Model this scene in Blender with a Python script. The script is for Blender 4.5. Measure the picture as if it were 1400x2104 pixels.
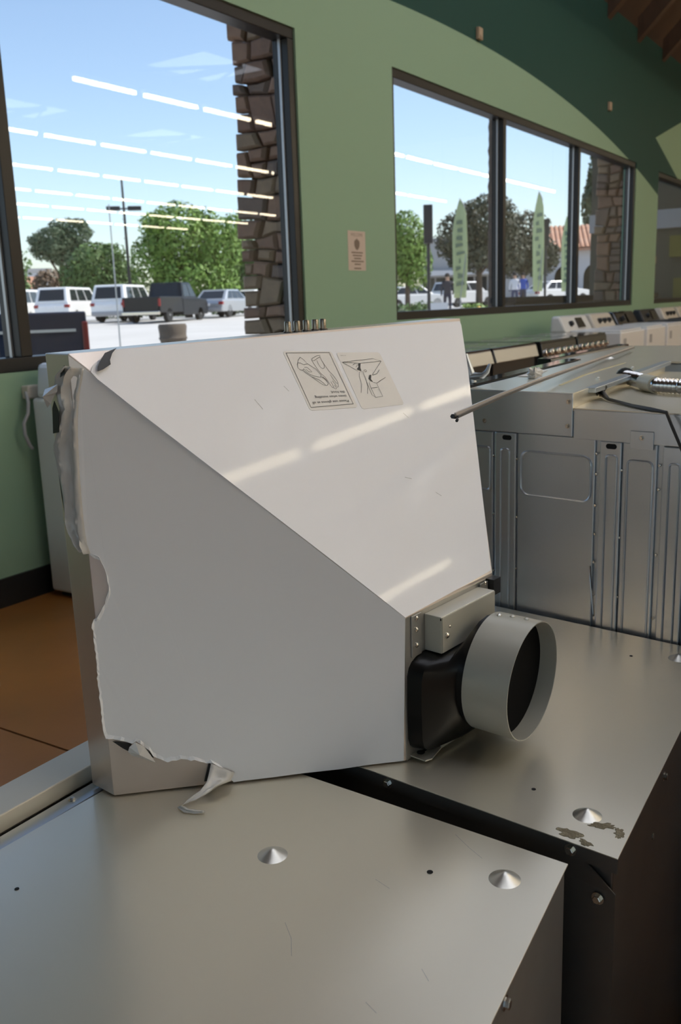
import bpy, bmesh, math, random
import numpy as np
from mathutils import Matrix, Vector
random.seed(7)
RNG = np.random.default_rng(11)
sc = bpy.context.scene
for _o in list(bpy.data.objects):
    bpy.data.objects.remove(_o)

# ---------------------------------------------------------------- camera
CAM_H = 1.25
cam_data = bpy.data.cameras.new('camera')
cam_data.sensor_fit = 'VERTICAL'
cam_data.sensor_height = 23.5
cam_data.sensor_width = 23.5 * 1400 / 2104
cam_data.lens = 1884.9 / 2104 * 23.5
cam_data.clip_start = 0.02
cam_data.clip_end = 400
cam_data.dof.use_dof = True
cam_data.dof.focus_distance = 1.12
cam_data.dof.aperture_fstop = 7.1
camera = bpy.data.objects.new('camera', cam_data)
sc.collection.objects.link(camera)
YAW, PITCH, ROLL = 0.9926, -0.2216, -0.0345
fw = Vector((math.sin(YAW) * math.cos(PITCH), math.cos(YAW) * math.cos(PITCH), math.sin(PITCH)))
rt = fw.cross(Vector((0, 0, 1))).normalized()
up = rt.cross(fw)
r2 = rt * math.cos(ROLL) + up * math.sin(ROLL)
u2 = up * math.cos(ROLL) - rt * math.sin(ROLL)
camera.matrix_world = Matrix(((r2.x, u2.x, -fw.x, 0), (r2.y, u2.y, -fw.y, 0), (r2.z, u2.z, -fw.z, CAM_H), (0, 0, 0, 1)))
sc.camera = camera

# ---------------------------------------------------------------- sky, sun, exposure
world = bpy.data.worlds.new('world')
sc.world = world
world.use_nodes = True
wn = world.node_tree.nodes
wl = world.node_tree.links
sky = wn.new('ShaderNodeTexSky')
sky.sky_type = 'NISHITA'
sky.sun_disc = False
sky.sun_elevation = math.radians(52)
sky.sun_rotation = math.radians(140)
sky.altitude = 200
sky.air_density = 1.0
sky.dust_density = 1.2
sky.ozone_density = 1.0
wn['Background'].inputs['Strength'].default_value = 0.24
wl.new(sky.outputs['Color'], wn['Background'].inputs['Color'])

sun_data = bpy.data.lights.new('sun', 'SUN')
sun_data.energy = 6.0
sun_data.angle = math.radians(0.55)
sun_data.color = (1.0, 0.95, 0.87)
sun = bpy.data.objects.new('sun', sun_data)
sc.collection.objects.link(sun)
sun.location = (10, -20, 40)
sun.rotation_euler = Vector((-0.42, 0.48, -0.77)).to_track_quat('-Z', 'Y').to_euler()

sc.view_settings.view_transform = 'Standard'
sc.view_settings.look = 'None'
sc.view_settings.exposure = 0.0
sc.view_settings.gamma = 1.0
sc.view_settings.use_curve_mapping = False
sc.cycles.use_denoising = True
sc.cycles.max_bounces = 10
sc.cycles.diffuse_bounces = 4
sc.cycles.glossy_bounces = 5
sc.cycles.transparent_max_bounces = 16
sc.cycles.sample_clamp_indirect = 6.0
TUBE_POWER = 23.0

# ---------------------------------------------------------------- materials
def nd(nt, t, **kw):
    n = nt.nodes.new(t)
    for k, v in kw.items():
        setattr(n, k, v)
    return n
def mat(name, col, rough=0.5, metal=0.0, noise=None, bump=None, coat=0.0, spec=0.5, rough_var=0.0, stretch=None, detail=5):
    """noise=(scale, second colour, contrast); bump=(scale, strength)"""
    m = bpy.data.materials.new(name)
    m.use_nodes = True
    nt = m.node_tree
    b = nt.nodes['Principled BSDF']
    b.inputs['Base Color'].default_value = (*col, 1)
    b.inputs['Roughness'].default_value = rough
    b.inputs['Metallic'].default_value = metal
    b.inputs['Coat Weight'].default_value = coat
    b.inputs['Coat Roughness'].default_value = 0.045
    b.inputs['Specular IOR Level'].default_value = spec
    tc = nd(nt, 'ShaderNodeTexCoord')
    vec = tc.outputs['Object']
    if stretch:
        mp = nd(nt, 'ShaderNodeMapping')
        mp.inputs['Scale'].default_value = stretch
        nt.links.new(vec, mp.inputs['Vector'])
        vec = mp.outputs['Vector']
    if noise:
        n = nd(nt, 'ShaderNodeTexNoise')
        n.inputs['Scale'].default_value = noise[0]
        n.inputs['Detail'].default_value = detail
        nt.links.new(vec, n.inputs['Vector'])
        r = nd(nt, 'ShaderNodeValToRGB')
        c = noise[2] if len(noise) > 2 else 0.25
        r.color_ramp.elements[0].position = 0.5 - c
        r.color_ramp.elements[1].position = 0.5 + c
        r.color_ramp.elements[0].color = (*col, 1)
        r.color_ramp.elements[1].color = (*noise[1], 1)
        nt.links.new(n.outputs['Fac'], r.inputs['Fac'])
        nt.links.new(r.outputs['Color'], b.inputs['Base Color'])
        if rough_var:
            mr = nd(nt, 'ShaderNodeMapRange')
            mr.inputs['To Min'].default_value = rough - rough_var
            mr.inputs['To Max'].default_value = rough + rough_var
            nt.links.new(n.outputs['Fac'], mr.inputs['Value'])
            nt.links.new(mr.outputs['Result'], b.inputs['Roughness'])
    if bump:
        n2 = nd(nt, 'ShaderNodeTexNoise')
        n2.inputs['Scale'].default_value = bump[0]
        n2.inputs['Detail'].default_value = 4
        nt.links.new(vec, n2.inputs['Vector'])
        bp = nd(nt, 'ShaderNodeBump')
        bp.inputs['Strength'].default_value = bump[1]
        bp.inputs['Distance'].default_value = 0.01
        nt.links.new(n2.outputs['Fac'], bp.inputs['Height'])
        nt.links.new(bp.outputs['Normal'], b.inputs['Normal'])
    return m
M = {}
M['galv'] = mat('galvanised_steel', (0.86, 0.80, 0.66), 0.29, 0.72, (5, (0.80, 0.745, 0.615), 0.45), None, rough_var=0.03, detail=1.5)
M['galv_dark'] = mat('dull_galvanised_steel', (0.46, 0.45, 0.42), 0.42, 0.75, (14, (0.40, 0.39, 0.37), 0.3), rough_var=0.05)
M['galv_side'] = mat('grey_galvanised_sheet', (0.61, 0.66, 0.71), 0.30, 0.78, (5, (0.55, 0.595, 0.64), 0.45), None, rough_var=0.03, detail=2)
M['shadow_steel'] = mat('dark_shaded_steel', (0.19, 0.18, 0.165), 0.45, 0.8, (10, (0.15, 0.145, 0.14)))  # darkened to hold the shade between the ovens; also the dark trim
M['stainless'] = mat('brushed_stainless', (0.86, 0.77, 0.70), 0.28, 0.74, (5, (0.80, 0.71, 0.64), 0.3), rough_var=0.02)
M['film'] = mat('white_protective_film', (0.89, 0.895, 0.92), 0.34, 0.0, (3, (0.865, 0.87, 0.895), 0.3), (5, 0.012), spec=0.25, coat=0.17)
M['film_thin'] = mat('crumpled_translucent_film', (0.62, 0.605, 0.575), 0.25, 0.0, None, (25, 0.12), coat=0.3)
M['label'] = mat('label_paper', (0.80, 0.77, 0.72), 0.5)
M['ink'] = mat('label_ink', (0.03, 0.03, 0.03), 0.6)
M['grey_ink'] = mat('grey_ink', (0.25, 0.24, 0.22), 0.6)
M['black'] = mat('black_plastic', (0.018, 0.018, 0.019), 0.35)
M['blower'] = mat('blower_plastic', (0.010, 0.0095, 0.009), 0.28, 0, None, None, spec=0.3)
M['hole'] = mat('hole_dark', (0.004, 0.004, 0.004), 0.9)
M['duct'] = mat('grey_painted_collar', (0.56, 0.545, 0.47), 0.33, 0.35)
M['duct_in'] = mat('collar_inside', (0.004, 0.004, 0.004), 0.8, spec=0.1)
M['chrome'] = mat('chrome', (0.75, 0.73, 0.70), 0.12, 1.0)
M['screw'] = mat('zinc_screw', (0.62, 0.60, 0.55), 0.22, 1.0)
M['gunk'] = mat('adhesive_residue', (0.16, 0.13, 0.075), 0.75, 0, (90, (0.30, 0.26, 0.17), 0.2), (300, 0.5))
M['white_enamel'] = mat('white_enamel', (0.72, 0.71, 0.69), 0.28, 0, None, None, coat=0.2)
M['cream_enamel'] = mat('cream_enamel', (0.60, 0.54, 0.46), 0.3)
M['grey_plastic'] = mat('grey_plastic', (0.33, 0.33, 0.34), 0.4)
M['glass_black'] = mat('black_glass', (0.012, 0.013, 0.014), 0.06, 0, None, None, coat=0.5)
M['frame'] = mat('dark_bronze_frame', (0.018, 0.016, 0.014), 0.38, 0.3)
M['range_steel'] = mat('neutral_steel_panel', (0.50, 0.50, 0.49), 0.35, 0.9)
M['bead'] = mat('pale_jamb_glint', (0.42, 0.42, 0.42), 0.35, 0.6)  # pale grey carries the sky's glint on the jambs
M['base'] = mat('black_rubber_base', (0.010, 0.010, 0.010), 0.5)
M['wood'] = mat('dark_timber', (0.085, 0.048, 0.026), 0.6, 0, (4, (0.06, 0.033, 0.018)), stretch=(1, 8, 1))
M['deck'] = mat('timber_deck', (0.10, 0.058, 0.032), 0.7, 0, (3, (0.07, 0.04, 0.022)))
M['ceil'] = mat('brown_ceiling', (0.20, 0.15, 0.105), 0.8)
M['wall_in'] = mat('plain_interior_wall', (0.55, 0.54, 0.48), 0.7)
M['ext'] = mat('stucco', (0.42, 0.37, 0.29), 0.85, 0, (12, (0.36, 0.31, 0.25)))
M['floor'] = mat('stained_concrete', (0.34, 0.135, 0.030), 0.36, 0, (2.2, (0.21, 0.090, 0.026), 0.28), (30, 0.02), rough_var=0.05)
M['joint'] = mat('floor_joint', (0.035, 0.02, 0.012), 0.7)
M['paper'] = mat('pale_pink_paper', (0.56, 0.46, 0.38), 0.75)
M['paper_ink'] = mat('brown_print', (0.20, 0.15, 0.11), 0.75)
M['beige'] = mat('beige_plastic', (0.40, 0.30, 0.20), 0.6)
M['cable'] = mat('black_cable', (0.02, 0.02, 0.02), 0.45)
M['conduit'] = mat('silver_conduit', (0.66, 0.66, 0.66), 0.2, 1.0)
M['coupling'] = mat('beige_coupling', (0.62, 0.58, 0.46), 0.4)
M['tape'] = mat('yellow_tape', (0.62, 0.54, 0.30), 0.5)
M['clear_plastic'] = mat('crinkled_plastic', (0.62, 0.60, 0.56), 0.2, 0, None, (60, 0.4), coat=0.5)
M['red'] = mat('red_print', (0.55, 0.06, 0.03), 0.4)
M['stone'] = [mat('ledge_stone', c, 0.85, 0, (14, d, 0.3), (40, 0.5)) for c, d in
              (((0.26, 0.145, 0.098), (0.17, 0.105, 0.076)), ((0.33, 0.19, 0.12), (0.22, 0.13, 0.09)), ((0.20, 0.14, 0.11), (0.145, 0.105, 0.085)), ((0.31, 0.21, 0.13), (0.22, 0.15, 0.10)))]
M['mortar'] = mat('dark_mortar', (0.05, 0.042, 0.036), 0.95)
M['asphalt'] = mat('pale_concrete_lot', (0.52, 0.51, 0.49), 0.9, 0, (0.35, (0.44, 0.43, 0.41), 0.25), (12, 0.1))
M['white_paint'] = mat('white_car_paint', (0.80, 0.80, 0.79), 0.25, 0, None, None, coat=0.6)
M['silver_paint'] = mat('silver_car_paint', (0.48, 0.50, 0.52), 0.3, 0.5, None, None, coat=0.6)
M['navy_paint'] = mat('navy_car_paint', (0.010, 0.015, 0.032), 0.35, 0, None, None, coat=0.05, spec=0.25)
M['black_paint'] = mat('black_car_paint', (0.010, 0.012, 0.016), 0.3, 0, None, None, coat=0.15, spec=0.3)
M['car_glass'] = mat('tinted_car_glass', (0.02, 0.025, 0.03), 0.06)
M['tyre'] = mat('tyre_rubber', (0.02, 0.02, 0.02), 0.8)
M['rim'] = mat('wheel_rim', (0.5, 0.5, 0.5), 0.3, 0.9)
M['tail'] = mat('red_tail_light', (0.26, 0.012, 0.012), 0.3)
M['tail_dark'] = mat('dark_red_tail_light', (0.10, 0.006, 0.008), 0.3)
M['left_wall'] = mat('blue_grey_wall_paint', (0.40, 0.45, 0.50), 0.7)  # blue-grey picked to tint the reflection in the tall oven's side
M['door_wood'] = mat('brown_door', (0.15, 0.085, 0.055), 0.5, 0, (3, (0.11, 0.06, 0.04)))
M['bark'] = mat('bark', (0.12, 0.085, 0.06), 0.9, 0, (8, (0.08, 0.06, 0.045)), (20, 0.4))
def leafmat(name, a, b):
    m = mat(name, a, 0.6, 0, (1.6, b, 0.3))
    m.node_tree.nodes['Principled BSDF'].inputs['Subsurface Weight'].default_value = 0.0
    return m
M['leaf_bright'] = leafmat('bright_leaves', (0.19, 0.31, 0.045), (0.075, 0.16, 0.022))
M['leaf_mid'] = leafmat('mid_green_leaves', (0.125, 0.21, 0.055), (0.06, 0.12, 0.03))
M['leaf_dark'] = leafmat('dark_pine_needles', (0.085, 0.13, 0.06), (0.045, 0.075, 0.04))
M['leaf_brown'] = leafmat('reddish_leaves', (0.17, 0.10, 0.06), (0.085, 0.07, 0.04))
M['leaf_olive'] = leafmat('dull_olive_leaves', (0.075, 0.085, 0.045), (0.045, 0.05, 0.03))
M['pole'] = mat('dark_steel_pole', (0.04, 0.04, 0.042), 0.5, 0.3)
M['palepole'] = mat('pale_steel_pole', (0.35, 0.37, 0.38), 0.4, 0.5)
M['pot'] = mat('weathered_concrete_pot', (0.13, 0.105, 0.085), 0.9, 0, (6, (0.09, 0.075, 0.06)))
M['flag'] = mat('pale_green_fabric', (0.48, 0.56, 0.30), 0.7)
M['flag_ink'] = mat('dark_green_print', (0.20, 0.26, 0.17), 0.7)
M['stucco_white'] = mat('white_stucco', (0.55, 0.55, 0.56), 0.9)
M['stucco_grey'] = mat('grey_stucco', (0.36, 0.36, 0.36), 0.9)
M['tile_red'] = mat('terracotta_tile', (0.42, 0.20, 0.12), 0.8, 0, (1.5, (0.50, 0.30, 0.21), 0.2))
M['yellow'] = mat('hydrant_yellow', (0.65, 0.45, 0.03), 0.5)
M['board'] = mat('white_board', (0.8, 0.8, 0.8), 0.6)
M['cloth_dark'] = mat('dark_clothing', (0.03, 0.03, 0.04), 0.9)
M['cloth_white'] = mat('white_clothing', (0.7, 0.7, 0.72), 0.9)
M['skin'] = mat('skin', (0.42, 0.27, 0.19), 0.6)
M['hair'] = mat('dark_hair', (0.02, 0.015, 0.012), 0.7)
M['wing'] = mat('shaded_wall', (0.075, 0.078, 0.06), 0.9)  # shade of the covered wall is put into this dark tone
M['olive'] = mat('olive_reflection', (0.16, 0.15, 0.02), 0.8)  # stands in for yellow reflections in the far window

def glass_mat():
    m = bpy.data.materials.new('window_glass')
    m.use_nodes = True
    nt = m.node_tree
    nt.nodes.remove(nt.nodes['Principled BSDF'])
    out = nt.nodes['Material Output']
    tr = nd(nt, 'ShaderNodeBsdfTransparent')
    tr.inputs['Color'].default_value = (0.93, 0.95, 0.95, 1)
    gl = nd(nt, 'ShaderNodeBsdfGlossy')
    gl.inputs['Roughness'].default_value = 0.0
    lw_ = nd(nt, 'ShaderNodeLayerWeight')
    lw_.inputs['Blend'].default_value = 0.5
    pw = nd(nt, 'ShaderNodeMath', operation='POWER')
    pw.inputs[1].default_value = 5.0
    nt.links.new(lw_.outputs['Facing'], pw.inputs[0])
    fr = nd(nt, 'ShaderNodeMath', operation='MULTIPLY_ADD')
    fr.inputs[1].default_value = 0.9
    fr.inputs[2].default_value = 0.07
    nt.links.new(pw.outputs[0], fr.inputs[0])
    no = nd(nt, 'ShaderNodeTexNoise')
    no.inputs['Scale'].default_value = 1.3
    no.inputs['Detail'].default_value = 1
    bp = nd(nt, 'ShaderNodeBump')
    bp.inputs['Strength'].default_value = 0.02
    bp.inputs['Distance'].default_value = 0.02
    nt.links.new(no.outputs['Fac'], bp.inputs['Height'])
    nt.links.new(bp.outputs['Normal'], gl.inputs['Normal'])
    mx = nd(nt, 'ShaderNodeMixShader')
    nt.links.new(fr.outputs[0], mx.inputs['Fac'])
    nt.links.new(tr.outputs[0], mx.inputs[1])
    nt.links.new(gl.outputs[0], mx.inputs[2])
    nt.links.new(mx.outputs[0], out.inputs['Surface'])
    return m
M['glass'] = glass_mat()
def emit_mat(name, col, s):
    m = bpy.data.materials.new(name)
    m.use_nodes = True
    b = m.node_tree.nodes['Principled BSDF']
    b.inputs['Base Color'].default_value = (*col, 1)
    b.inputs['Emission Color'].default_value = (*col, 1)
    b.inputs['Emission Strength'].default_value = s
    return m
M['tube'] = emit_mat('fluorescent_tube', (1.0, 0.87, 0.64), TUBE_POWER)
def translucent_mat():
    m = bpy.data.materials.new('diffusing_skylight_panel')
    m.use_nodes = True
    nt = m.node_tree
    nt.nodes.remove(nt.nodes['Principled BSDF'])
    t = nd(nt, 'ShaderNodeBsdfTranslucent')
    t.inputs['Color'].default_value = (0.95, 0.96, 0.97, 1)
    nt.links.new(t.outputs[0], nt.nodes['Material Output'].inputs['Surface'])
    return m
M['skylight'] = translucent_mat()
def wall_paint():
    """painted mural: sage field under a broad arc, deep green above it, a sage wedge further along"""
    m = mat('mural_wall_paint', (0.3, 0.4, 0.3), 0.55, spec=0.15)
    nt = m.node_tree
    b = nt.nodes['Principled BSDF']
    tc = nd(nt, 'ShaderNodeTexCoord')
    sp = nd(nt, 'ShaderNodeSeparateXYZ')
    nt.links.new(tc.outputs['Object'], sp.inputs[0])
    def mth(op, a, bb):
        n = nd(nt, 'ShaderNodeMath', operation=op)
        for i, v in enumerate((a, bb)):
            if isinstance(v, (int, float)):
                n.inputs[i].default_value = v
            else:
                nt.links.new(v, n.inputs[i])
        return n.outputs[0]
    x, z = sp.outputs[0], sp.outputs[2]
    dx = mth('SUBTRACT', x, 7.1)
    arc = mth('SUBTRACT', 3.293, mth('MULTIPLY', mth('MULTIPLY', dx, dx), 0.0197))
    below = mth('LESS_THAN', z, arc)
    wx = mth('SUBTRACT', x, 13.02)
    w1 = mth('LESS_THAN', z, mth('ADD', 3.247, mth('MULTIPLY', wx, 0.274)))
    w2 = mth('GREATER_THAN', z, mth('SUBTRACT', 3.247, mth('MULTIPLY', wx, 0.31)))
    wedge = mth('MULTIPLY', w1, w2)
    fac = mth('MINIMUM', mth('ADD', below, wedge), 1.0)
    mix = nd(nt, 'ShaderNodeMix', data_type='RGBA')
    mix.inputs['A'].default_value = (0.018, 0.065, 0.052, 1)
    mix.inputs['B'].default_value = (0.27, 0.40, 0.272, 1)
    nt.links.new(fac, mix.inputs['Factor'])
    nt.links.new(mix.outputs['Result'], b.inputs['Base Color'])
    return m
M['mural'] = wall_paint()

# ---------------------------------------------------------------- mesh helpers
COL = sc.collection
class MB:
    def __init__(s):
        s.v, s.f = [], []
    def add(s, vs, fs):
        o = len(s.v)
        s.v += [tuple(map(float, v)) for v in vs]
        s.f += [tuple(i + o for i in f) for f in fs]
        return s
    def box(s, x0, x1, y0, y1, z0, z1):
        return s.add([(x0, y0, z0), (x1, y0, z0), (x1, y1, z0), (x0, y1, z0), (x0, y0, z1), (x1, y0, z1), (x1, y1, z1), (x0, y1, z1)],
                     [(0, 3, 2, 1), (4, 5, 6, 7), (0, 1, 5, 4), (1, 2, 6, 5), (2, 3, 7, 6), (3, 0, 4, 7)])
    def hexa(s, b, t):
        return s.add(list(b) + list(t), [(0, 3, 2, 1), (4, 5, 6, 7), (0, 1, 5, 4), (1, 2, 6, 5), (2, 3, 7, 6), (3, 0, 4, 7)])
    def prism(s, poly, z0, z1):
        n = len(poly)
        return s.add([(x, y, z0) for x, y in poly] + [(x, y, z1) for x, y in poly],
                     [tuple(range(n - 1, -1, -1)), tuple(range(n, 2 * n))] + [(i, (i + 1) % n, n + (i + 1) % n, n + i) for i in range(n)])
    def plate(s, pts, off):
        """3-D polygon thickened by the vector off"""
        n = len(pts)
        a = [tuple(p) for p in pts]
        b = [tuple(p[i] + off[i] for i in range(3)) for p in pts]
        return s.add(a + b, [tuple(range(n - 1, -1, -1)), tuple(range(n, 2 * n))] + [(i, (i + 1) % n, n + (i + 1) % n, n + i) for i in range(n)])
    def tube(s, path, r, n=8, caps=True):
        path = [Vector(p) for p in path]
        rs = r if isinstance(r, (list, tuple)) else [r] * len(path)
        rings = []
        prev = None
        for i, p in enumerate(path):
            d = (path[min(i + 1, len(path) - 1)] - path[max(i - 1, 0)]).normalized()
            if prev is None:
                a = d.cross(Vector((0, 0, 1)))
                if a.length < 1e-3:
                    a = d.cross(Vector((0, 1, 0)))
            else:
                a = prev - d * prev.dot(d)
            a.normalize()
            prev = a
            b = d.cross(a)
            rings.append([p + (a * math.cos(t) + b * math.sin(t)) * rs[i] for t in [2 * math.pi * k / n for k in range(n)]])
        vs = [v for rg in rings for v in rg]
        fs = []
        for i in range(len(rings) - 1):
            for k in range(n):
                fs.append((i * n + k, i * n + (k + 1) % n, (i + 1) * n + (k + 1) % n, (i + 1) * n + k))
        if caps:
            fs.append(tuple(range(n - 1, -1, -1)))
            fs.append(tuple(range((len(rings) - 1) * n, len(rings) * n)))
        return s.add(vs, fs)
    def lathe(s, prof, n=24, at=(0, 0, 0), axis=(0, 0, 1), caps=True):
        """prof = [(radius, height)...] around axis"""
        ax = Vector(axis).normalized()
        a = ax.cross(Vector((0, 1, 0)))
        if a.length < 1e-3:
            a = ax.cross(Vector((1, 0, 0)))
        a.normalize()
        b = ax.cross(a)
        at = Vector(at)
        vs, fs = [], []
        for r, h in prof:
            for k in range(n):
                t = 2 * math.pi * k / n
                vs.append(at + ax * h + (a * math.cos(t) + b * math.sin(t)) * r)
        for i in range(len(prof) - 1):
            for k in range(n):
                fs.append((i * n + k, i * n + (k + 1) % n, (i + 1) * n + (k + 1) % n, (i + 1) * n + k))
        if caps:
            fs.append(tuple(range(n - 1, -1, -1)))
            fs.append(tuple(range((len(prof) - 1) * n, len(prof) * n)))
        return s.add(vs, fs)
    def build(s, name, m, parent=None, smooth=False, bevel=0, rel=True, angle=35):
        """rel: the vertices are given in the parent's own space; otherwise in world space of an unrotated parent"""
        v = s.v
        if parent is not None and not rel:
            l = parent.location
            v = [(a - l.x, b - l.y, c - l.z) for a, b, c in v]
        me = bpy.data.meshes.new(name)
        me.from_pydata(v, [], s.f)
        me.update()
        bm = bmesh.new()
        bm.from_mesh(me)
        bmesh.ops.recalc_face_normals(bm, faces=bm.faces)
        bm.to_mesh(me)
        bm.free()
        me.materials.append(m)
        o = bpy.data.objects.new(name, me)
        COL.objects.link(o)
        if parent is not None:
            o.parent = parent
        if bevel:
            md = o.modifiers.new('bevel', 'BEVEL')
            md.width = bevel
            md.segments = 2
            md.limit_method = 'ANGLE'
        if smooth:
            me.shade_smooth()
            me.set_sharp_from_angle(angle=math.radians(angle))
        return o
def box(name, m, parent, x0, x1, y0, y1, z0, z1, bevel=0, rel=True):
    return MB().box(x0, x1, y0, y1, z0, z1).build(name, m, parent, bevel=bevel, rel=rel)
def tag(o, label=None, cat=None, group=None, kind=None):
    for k, v in (('label', label), ('category', cat), ('group', group), ('kind', kind)):
        if v:
            o[k] = v
    return o
def empty(name, loc=(0, 0, 0), rz=0.0, label=None, cat=None, group=None, kind=None):
    o = bpy.data.objects.new(name, None)
    o.empty_display_size = 0.1
    COL.objects.link(o)
    o.location = loc
    o.rotation_euler = (0, 0, rz)
    return tag(o, label, cat, group, kind)
def clone(o, name=None, parent=None, loc=None, rot=None):
    c = o.copy()
    COL.objects.link(c)
    if name:
        c.name = name
    c.parent = parent
    if loc is not None:
        c.location = loc
    if rot is not None:
        c.rotation_euler = rot
    return c
def copy_tree(o, parent=None):
    c = o.copy()
    COL.objects.link(c)
    c.parent = parent
    for ch in o.children:
        copy_tree(ch, c)
    return c
def ribbon(mb, pts, w, nrm):
    """thin flat stroke along a polyline lying in a plane with normal nrm"""
    nrm = Vector(nrm).normalized()
    P = [Vector(p) for p in pts]
    L, R_ = [], []
    for i, p in enumerate(P):
        d = (P[min(i + 1, len(P) - 1)] - P[max(i - 1, 0)])
        if d.length < 1e-9:
            d = Vector((1, 0, 0))
        d.normalize()
        q = nrm.cross(d) * (w / 2)
        L.append(p + q)
        R_.append(p - q)
    n = len(P)
    mb.add(L + R_, [(i, i + 1, n + i + 1, n + i) for i in range(n - 1)])
def text_mesh(body):
    cu = bpy.data.curves.new('tmp_text', 'FONT')
    cu.body = body
    cu.size = 1.0
    cu.resolution_u = 3
    o = bpy.data.objects.new('tmp_text', cu)
    COL.objects.link(o)
    dg = bpy.context.evaluated_depsgraph_get()
    me = bpy.data.meshes.new_from_object(o.evaluated_get(dg))
    vs = [tuple(v.co) for v in me.vertices]
    fs = [tuple(p.vertices) for p in me.polygons]
    bpy.data.objects.remove(o)
    bpy.data.curves.remove(cu)
    bpy.data.meshes.remove(me)
    return vs, fs
def text_on(name, body, m, parent, org, dx, dy):
    """print on a flat surface: org = start of the base line, dx = whole line's run, dy = cap height"""
    vs, fs = text_mesh(body)
    w = max(v[0] for v in vs)
    org, dx, dy = Vector(org), Vector(dx), Vector(dy)
    mb = MB().add([org + dx * (v[0] / w) + dy * (v[1] / 0.73) for v in vs], fs)
    return mb.build(name, m, parent)

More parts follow.
